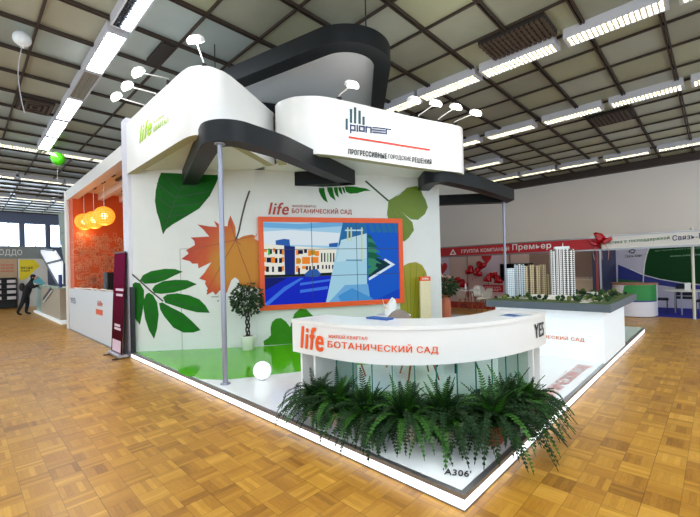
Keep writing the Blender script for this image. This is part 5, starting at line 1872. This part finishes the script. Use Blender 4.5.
poster('poster with one tall red heart beside the white wall edge', 437, 449, 256, 284, [(442.5, 268, 6.2)], (437, 448, 278, 281))
poster('poster with a red heart tip just under the red fascia', 482.5, 501, 254, 277, [(486.5, 258, 5.5)])
t = thing('red_sign_panel', 'small red sign panel with pale writing under the heart balloons', 'sign', onY(494, 291.5, YW - .05))
a, b_ = onY(483, 291.8, YW - .05), onY(503, 285, YW - .05)
q = MB(); q.box((a[0], YW - .06, a[2]), (b_[0], YW - .035, b_[2])); q.build('board', RED, t)
q = MB()
for z, w in ((.68, .8), (.4, .9), (.2, .6)):
    zz = a[2] + (b_[2] - a[2]) * z; cx = (a[0] + b_[0]) / 2; hw = (b_[0] - a[0]) / 2 * w
    for i in range(7):
        x = cx - hw + 2 * hw * i / 7
        q.box((x, YW - .064, zz - .02), (x + hw * .2, YW - .06, zz + .025))
q.build('pale_writing', mat('pale_pink_writing', (236, 190, 190), .5), t)


def heart_balloon(lab, px, py, r, Y, tilt=0., flat=.55, grp='heart balloons on the wall'):
    c_ = onY(px, py, Y)
    t = thing('heart_balloon', lab, 'heart balloon', c_, grp)
    q = MB(); ct_, st_ = math.cos(tilt), math.sin(tilt)
    rings = []
    for k in range(-5, 6):
        a = k / 5 * PI / 2 * .98; f = math.cos(a) ** .7; dy = math.sin(a) * r * flat
        rings.append([(c_[0] + (X_ * ct_ - Y_ * st_) * r * f, c_[1] + dy, c_[2] + (X_ * st_ + Y_ * ct_) * r * f) for X_, Y_ in HP])
    q.loft(rings, 0, True); q.build('foil', HEARTR, t)
    q = MB(); q.tube([(c_[0] + st_ * r, c_[1], c_[2] - r * .9), (c_[0] + st_ * r * 1.3, c_[1] + .02, c_[2] - r * 1.5)], .01, 5); q.build('neck', RED, t)


for args in (('heart balloon, upper one of the three under the fascia', 481, 265.5, .25, 13.6, -.3), ('heart balloon, lowest left of the three under the fascia', 470, 270.5, .25, 13.6, .9),
             ('heart balloon, lowest right of the three under the fascia', 477.5, 272.5, .24, 13.5, -1.1), ('heart balloon above the red sign panel, topmost', 493.5, 275, .2, 13.6, .2),
             ('heart balloon above the red sign panel, toward the single posters', 488, 278.5, .22, 13.5, .8), ('heart balloon above the red sign panel, toward the black screen', 498, 280, .23, 13.5, -.9),
             ('heart balloon over the bouquet, upper one', 456, 281, .25, 13.6, .3), ('heart balloon over the bouquet, lower one', 463, 284, .25, 13.5, -.8)):
    heart_balloon(*args)
# black screen
a, b_ = onY(500.5, 281, YW - .06), onY(533, 263, YW - .06)
t = thing('wall_screen', 'black switched-off screen on the wall tinted with reflected red behind the towers', 'screen', ((a[0] + b_[0]) / 2, YW - .06, a[2]))
q = MB(); q.box((a[0], YW - .08, a[2]), (b_[0], YW - .032, b_[2])); q.build('bezel', BLACK, t)
q = MB(); q.box((a[0] + .03, YW - .084, a[2] + .03), (b_[0] - .03, YW - .079, b_[2] - .03)); q.build('panel', mat('dark_glass_panel', (10, 10, 14), .15), t)


def shell_chair(lab, x, y, rot, z=.0, grp='white shell chairs in the red booth'):
    """moulded white armchair shell on crossing legs, facing local +Y"""
    t = thing('shell_chair', lab, 'chair', (0, 0, 0), grp)
    q = MB(); rings = []
    for i, (yy, zz, w, lift) in enumerate(((.22, .44, .21, .0), (.18, .46, .23, .0), (.05, .44, .245, .03), (-.1, .43, .25, .12), (-.18, .47, .25, .16), (-.23, .6, .235, .06), (-.27, .75, .21, .0), (-.29, .84, .15, -.02))):
        r_ = []
        for k in range(13):
            s = -1 + k / 6
            r_.append((w * s, yy + (.10 * s * s if i > 3 else 0), zz + lift * abs(s) ** 3 + .02 * s * s))
        rings.append(r_)
    n = 13
    V = [p for r_ in rings for p in r_]; F = [(k * n + i, k * n + i + 1, (k + 1) * n + i + 1, (k + 1) * n + i) for k in range(len(rings) - 1) for i in range(n - 1)]
    q.add(V, F, 0, True)
    V2 = [(p[0] * 1.02, p[1] - .012 * (1 if j // n > 3 else 0), p[2] - .014) for j, p in enumerate(V)]
    q.add(V2, [f[::-1] for f in F], 0, True)
    q.build('shell', WSH, t)
    for sx in (-1, 1):
        for sy in (-1, 1):
            q = MB(); q.tube([(.1 * sx, .08 * sy, .43), (.22 * sx, .21 * sy, 0)], [.016, .011], 7); q.build('leg', WOOD, t)
    q = MB()
    for a_, b__ in (((-.16, -.145, .2), (.16, .145, .2)), ((.16, -.145, .2), (-.16, .145, .2))): q.tube([a_, b__], .006, 5)
    q.build('wire_brace', DARKM, t)
    t.location = (float(x), float(y), z); t.rotation_euler = (0, 0, rot)
    return t


c1, c2_, c3 = onY(474.5, 300, 11.9), onY(484, 306, 10.9), onY(461, 303, 11.0)
shell_chair('white shell chair facing the camera with its back to the red sign', c1[0], 12.25, PI + .3, .012)
shell_chair('white shell chair turned sideways nearest the model table', c2_[0], 10.95, PI / 2 + .9)
shell_chair('white shell chair on the bouquet side of the round table', c3[0], 11.15, -.9)
tc_ = onY(470, 300, 11.45)
t = thing('round_table', 'small round white table between the white shell chairs', 'table', (tc_[0], 11.45, 0))
q = MB(); q.lathe([(.36, .72), (.375, .73), (.375, .745), (.36, .75)], (tc_[0], 11.45, 0), 26); q.build('tabletop', WHITE, t)
for k in range(4):
    a = PI / 4 + k * PI / 2
    q = MB(); q.tube([(tc_[0] + .1 * math.cos(a), 11.45 + .1 * math.sin(a), .72), (tc_[0] + .28 * math.cos(a), 11.45 + .28 * math.sin(a), .0)], [.02, .013], 7); q.build('leg', WOOD, t)
q = MB(); q.bbox((tc_[0] - .2, 11.33, .75), (tc_[0] + .02, 11.47, .765), .004); tag(q.build('leaflet_stack', mat('brownish_leaflets', (120, 70, 66), .5)), 'brown leaflet stack lying on the small round table', 'leaflets')
q = MB(); q.lathe([(.03, 0), (.04, .0), (.045, .1), (.03, .16), (.02, .24), (.025, .25)], (tc_[0] - .22, 11.55, .75), 14)
tag(q.build('white_bottle', mat('white_glazed_bottle', (232, 226, 220), .3)), 'slender white bottle standing on the small round table', 'bottle')
tc2 = onY(603.5, 277, 13.6)
t = thing('flower_cup', 'tiny white cup with red top on the cream counter', 'cup', (tc2[0], 13.65, 1.09))
q = MB(); q.lathe([(.05, 0), (.07, .18)], (tc2[0], 13.65, 1.09), 14); q.build('cup', WHITE, t)
q = MB(); q.sphere((tc2[0], 13.65, 1.31), .11, 12, 8, 0, (1.2, 1, .6)); q.build('red_flowers', HEARTR, t)

# bouquet in a tall vase at the stand end
vb = CAM + ray(445, 290) * 11.3; vb[2] = 0
t = thing('floor_vase', 'tall terracotta vase with a leafy bouquet beside the white wall edge', 'vase with flowers', vb)
q = MB(); q.lathe([(.12, 0), (.14, .02), (.16, .4), (.15, .65), (.12, .80), (.14, .84), (.12, .84)], vb, 22); q.build('vase', mat('orange_terracotta', (200, 112, 78), .5, var=.08), t)
q = MB(); leaf_cloud(q, vb + (0, 0, 1.10), .36, 520, .11, (.95, .95, .9)); 
for k in range(14):
    a = k * 2.4; q.tube([vb + (0, 0, .80), vb + (.22 * math.cos(a), .22 * math.sin(a), 1.02 + .02 * k)], .006, 4)
q.build('foliage', [mat('bouquet_leaf_dark', (26, 56, 26), .6, var=.3), mat('bouquet_leaf', (50, 92, 40), .6, var=.3)], t)
for k in range(7):
    a = k * 2.4; q = MB(); c_ = vb + (.16 * math.cos(a), .16 * math.sin(a), 1.36 + .02 * (k % 3))
    for i in range(6):
        b_ = i * PI / 3; q.sphere(c_ + (.03 * math.cos(b_), .03 * math.sin(b_), 0), .03, 8, 6, 0, (1, 1, .7))
    q.sphere(c_ + (0, 0, .012), .025, 8, 6); q.build('flower', mat('peach_petals', (236, 190, 170), .6, var=.1), t)

# ------------------------------------------------------------------ green booth
gb = thing('green_booth', 'bank booth with white fascia, green and blue graphic wall and blue carpet', 'exhibition booth', (.4, 13, 0))
xg0, xg1 = xr + .02, 4.2
q = MB(); q.box((xg0, YR, zb), (xg1, YR + .06, zt + .02)); q.build('fascia', mat('white_fascia_board', (224, 220, 214), .5, var=.03), gb)
q = MB(); q.box((xg0, YR - .01, zb - .05), (xg1, YR + .07, zb)); q.box((xg0, YR - .01, zt + .02), (xg1, YR + .07, zt + .06)); q.build('fascia_rail', ALU, gb)
q = MB(); text(q, 'ипотека с господдержкой', ymap(YR - .005, 604, 669.5, 245.2, 239.9, 3.8, 4.0), bold=.045); q.build('green_lettering', mat('green_lettering', (34, 110, 44), .5), gb)
q = MB(); text(q, 'Связь-Банк', ymap(YR - .005, 672.5, 718, 240.8, 237.0, 5.4, 5.6), bold=.03); q.build('navy_lettering', mat('deep_navy_lettering', (24, 30, 96), .5), gb)
YG = 15.2
GBK = mat('lilac_white_print', (206, 200, 214), .5, var=.03)
GGR = mat('deep_green_print', (4, 62, 20), .6, var=.1, spec=.2)
GBL = mat('royal_blue_print', (34, 44, 130), .5, var=.08)
q = MB(); q.box((-1.55, YG, 0), (xg1, YG + .06, 2.6)); q.build('back_wall', GBK, gb)


def gpoly(px, name, m, dy):
    q = MB(); q.poly([onY(x, y, YG - dy) for x, y in px]); q.build(name, m, gb)


gpoly([(618, 264.5), (630, 269.5), (643, 275), (660, 279.5), (680, 283), (700, 285.5), (740, 288), (740, 292), (700, 290), (680, 288), (655, 284.5), (636, 280.5), (618, 279)][::-1], 'blue_band', GBL, .004)
gpoly([(618, 279), (636, 280.5), (655, 284.5), (655, 288), (618, 290)][::-1], 'lower_green', mat('mid_green_print', (28, 96, 46), .5), .005)
gpoly([(649.5, 247), (646.5, 255), (644.5, 264), (643.5, 274.6), (660, 279), (680, 282.3), (700, 284.6), (740, 286), (740, 240)][::-1], 'green_field', GGR, .006)
q = MB()
for pts in ([(649.5, 247), (646.5, 255), (644.5, 264), (643.5, 275), (642.8, 290)], [(630, 269), (643.5, 275), (660, 279.3), (680, 282.7), (705, 285.2), (740, 287)]):
    q.tube([onY(x, y, YG - .01) for x, y in pts], .018, 5)
q.build('white_curve_line', WHITE, gb)
q = MB()
text(q, 'Связь-Банк', ymap(YG - .008, 625, 642, 257.8, 256.6, 3.0, 3.0), bold=.02)
c_ = onY(632.5, 251.8, YG - .008)
for r_, a0_, a1_ in ((.10, .4, 3.4), (.055, 3.3, 6.6)):
    q.tube([(c_[0] + r_ * math.cos(a), YG - .01, c_[2] + r_ * .8 * math.sin(a)) for a in np.linspace(a0_, a1_, 10)], .02, 5)
q.build('logo_lettering', TXTK, gb)
q = MB()
text(q, 'www.sviaz-bank.ru', ymap(YG - .01, 670, 712, 257.0, 254.4, 1.9, 1.9)); text(q, 'при покупке жилья с господдержкой', ymap(YG - .01, 655, 712, 251.8, 247.6, 1.7, 1.7))
q.build('pale_lettering', mat('pale_green_lettering', (150, 190, 160), .5), gb)
q = MB(); q.box((-1.62, YR + .1, 0), (-1.54, YG + .06, 2.5)); q.build('side_wall', mat('dark_navy_panel', (34, 36, 70), .5, var=.1), gb)
q = MB(); q.box((-1.53, YR + .1, 0), (-1.5, YR + .35, 2.4)); q.build('red_print', mat('dusty_red_print', (150, 60, 60), .5, var=.3, scale=12), gb)
q = MB(); q.box((-1.5, 12.35, 0), (xg1, YG, .012)); q.build('carpet', mat('blue_carpet', (24, 26, 150), .95, var=.15, scale=30), gb)
# curved reception counter
cx, cy = -.52, 12.45
t = thing('bank_counter', 'curved green and white counter with brown top before the green wall', 'counter', (cx, cy, 0))
arc = [(cx - .72 + 0.02, cy + .2), (cx - .66, cy - .28), (cx - .42, cy - .62), (cx - .1, cy - .68), (cx + .2, cy - .55), (cx + .38, cy - .3), (cx + .44, cy + .1)]
A_ = smooth_path(arc, 5)
bkp = [(cx + .3, cy + .25), (cx - .6, cy + .3)]
q = MB(); q.prism([tuple(p) for p in A_] + bkp, 0.02, .98); q.build('body', mat('white_counter_print', (222, 218, 226), .4), t)
AS = Surf(A_)
q = MB()
L0, L1 = AS.L[-1] * .42, AS.L[-1] * .94
n = 12
for i in range(n):
    s0_, s1_ = L0 + (L1 - L0) * i / n, L0 + (L1 - L0) * (i + 1) / n
    f = lambda s: .50 if s > L0 + .1 else .50
    hi = lambda s: min(.975, .50 + 2.6 * max(0, s - L0 - .0) ** .75)
    q.poly([AS.pt(s0_, f(s0_), .006), AS.pt(s1_, f(s1_), .006), AS.pt(s1_, hi(s1_), .006), AS.pt(s0_, hi(s0_), .006)])
q.build('green_print', mat('bright_green_print', (14, 130, 46), .4, var=.06), t)
q = MB()
for i in range(n):
    s0_, s1_ = L0 + (L1 - L0) * i / n, L0 + (L1 - L0) * (i + 1) / n
    q.poly([AS.pt(s0_, .465, .007), AS.pt(s1_, .465, .007), AS.pt(s1_, .505, .007), AS.pt(s0_, .505, .007)])
q.build('blue_stripe', GBL, t)
q = MB()
for i in range(6):
    s0_, s1_ = AS.L[-1] * (.1 + .06 * i / 6), AS.L[-1] * (.1 + .06 * (i + 1) / 6)
q.poly([AS.pt(AS.L[-1] * .2, .02, .006), AS.pt(AS.L[-1] * .33, .02, .006), AS.pt(AS.L[-1] * .33, .55, .006), AS.pt(AS.L[-1] * .2, .55, .006)])
q.build('green_edge_print', mat('bright_green_print', (14, 130, 46), .4), t)
q = MB(); A2 = [tuple(p) for p in off(A_, -.03)]
q.prism(A2 + [(cx + .33, cy + .28), (cx - .63, cy + .33)], .98, 1.02); q.build('counter_top', mat('brown_wood_top', (150, 96, 60), .5, var=.15), t)
# booth post
P = Z(694.6, 319.5)
t = thing('booth_post', 'thin white post at the green booth corner', 'post', P)
q = MB(); q.lathe([(.035, 0), (.035, 2.62)], P, 12); q.build('tube', mat('cream_post', (214, 212, 196), .4), t)
q = MB(); q.lathe([(.07, 0), (.07, .015)], P, 12); q.build('foot_plate', ALU, t)
# table and dark chairs
tx, ty = .52, 13.3
t = thing('meeting_table', 'white round meeting table with steel legs on the blue carpet', 'table', (tx, ty, .012))
q = MB(); q.lathe([(.52, .72), (.54, .73), (.54, .75), (.52, .755)], (tx, ty, .012), 28); q.build('tabletop', WHITE, t)
for k in range(3):
    a = k * 2.1 + .3
    q = MB(); q.tube([(tx + .35 * math.cos(a), ty + .3 * math.sin(a), .012), (tx + .33 * math.cos(a), ty + .28 * math.sin(a), .735)], .02, 8); q.build('leg', STEEL, t)
q = MB(); q.prism([(tx + .0, ty - .1), (tx + .14, ty - .06), (tx + .1, ty + .08)], .767, .99)
tag(q.build('menu_card', WHITE), 'white folded card standing on the meeting table', 'card')
DCH = mat('black_blue_fabric', (26, 28, 44), .85, var=.2)


def dark_chair(lab, x, y, rot):
    t = thing('visitor_chair', lab, 'chair', (0, 0, 0), 'dark visitor chairs in the green booth')
    q = MB(); q.bbox((-.23, -.2, .42), (.23, .24, .48), .02); q.build('seat', DCH, t)
    q = MB(); q.loft([[(-.22, -.22, .5), (.22, -.22, .5), (.22, -.26, .5), (-.22, -.26, .5)], [(-.23, -.27, .75), (.23, -.27, .75), (.23, -.31, .75), (-.23, -.31, .75)], [(-.19, -.31, .88), (.19, -.31, .88), (.19, -.34, .88), (-.19, -.34, .88)]], 0, False); q.build('backrest', DCH, t)
    for sx in (-1, 1):
        q = MB(); q.tube([(.21 * sx, .2, 0), (.21 * sx, .2, .43)], .012, 6); q.build('leg', DARKM, t)
        q = MB(); q.tube([(.21 * sx, -.24, 0), (.21 * sx, -.2, .43), (.21 * sx, -.28, .7)], .012, 6); q.build('leg', DARKM, t)
    t.location = (x, y, .012); t.rotation_euler = (0, 0, rot)


dark_chair('dark visitor chair closest to the curved bank counter', -.12, 13.35, -PI / 2 + .1)
dark_chair('dark visitor chair behind the meeting table against the graphic wall', .45, 14.2, PI)
dark_chair('dark visitor chair beside the thin white post', 1.02, 13.05, PI / 2 - .2)
t = thing('brochure_rack', 'brochure rack cut by the frame edge beside the white post', 'rack', (1.12, 12.7, 0))
q = MB(); q.box((.95, 12.75, 0), (1.35, 12.8, 1.75)); q.build('back', mat('grey_rack_panel', (200, 200, 206), .5), t)
cols = [(190, 60, 50), (60, 110, 160), (210, 210, 200), (40, 90, 60)]
for k in range(4):
    z = .35 + k * .34
    q = MB(); q.box((.96, 12.66, z), (1.34, 12.75, z + .03)); q.build('shelf', ALU, t)
    q = MB(); q.box((1.0, 12.69, z + .03), (1.3, 12.72, z + .28)); q.build('brochure', mat('brochure_cover_%s' % 'abcd'[k], cols[k], .5, var=.1), t)

# red bow on the joint of both fascias
bc = onY(601, 240.5, YR - .12)
t = thing('ribbon_bow', 'big red bow fixed where the red and white fascias meet', 'bow', bc)
YB_ = YR - .095
for name_, px in (('bow_loop', [(598, 243), (593, 233.5), (595.5, 232), (602, 233.5), (606, 238), (603, 242.5)]), ('bow_loop', [(601, 243), (606, 238), (611.5, 236.5), (612, 239.5), (608, 243), (603, 244.5)]),
                  ('bow_tail', [(598, 243), (592, 240.8), (587, 240.5), (591, 244.5), (596, 246.5), (601, 246)])):
    q = MB(); P = [onY(x, y, YB_) for x, y in px]; c_ = sum(P) / len(P)
    r0 = [p + (0, .09, 0) for p in P]; r1 = [c_ + (p - c_) * .98 + (0, .0, 0) for p in P]; r2 = [c_ + (p - c_) * .55 - (0, .09, 0) for p in P]
    q.loft([r0, r1, r2], 0, False); q.build(name_, HEARTR, t)
q = MB()
for dx_ in (-.1, 0, .08): q.tube([bc + (dx_, .05, -.1), bc + (dx_ * 2.4, .05, -.35), bc + (dx_ * 2, .06, -.6)], .008, 5)
q.build('ribbon_string', mat('rosy_string', (206, 150, 120), .6), t)

# ------------------------------------------------------------------ light
w = bpy.data.worlds.new('hall_air'); SC.world = w; w.use_nodes = True
bg = w.node_tree.nodes['Background']; bg.inputs['Color'].default_value = (.80, .91, 1., 1); bg.inputs['Strength'].default_value = 1.8
SC.view_settings.view_transform = 'Standard'; SC.view_settings.look = 'None'; SC.view_settings.gamma = 1.; SC.view_settings.exposure = .18
SC.view_settings.use_curve_mapping = False
SC.cycles.use_denoising = True
SC.cycles.max_bounces = 8
SC.cycles.sample_clamp_indirect = 6.
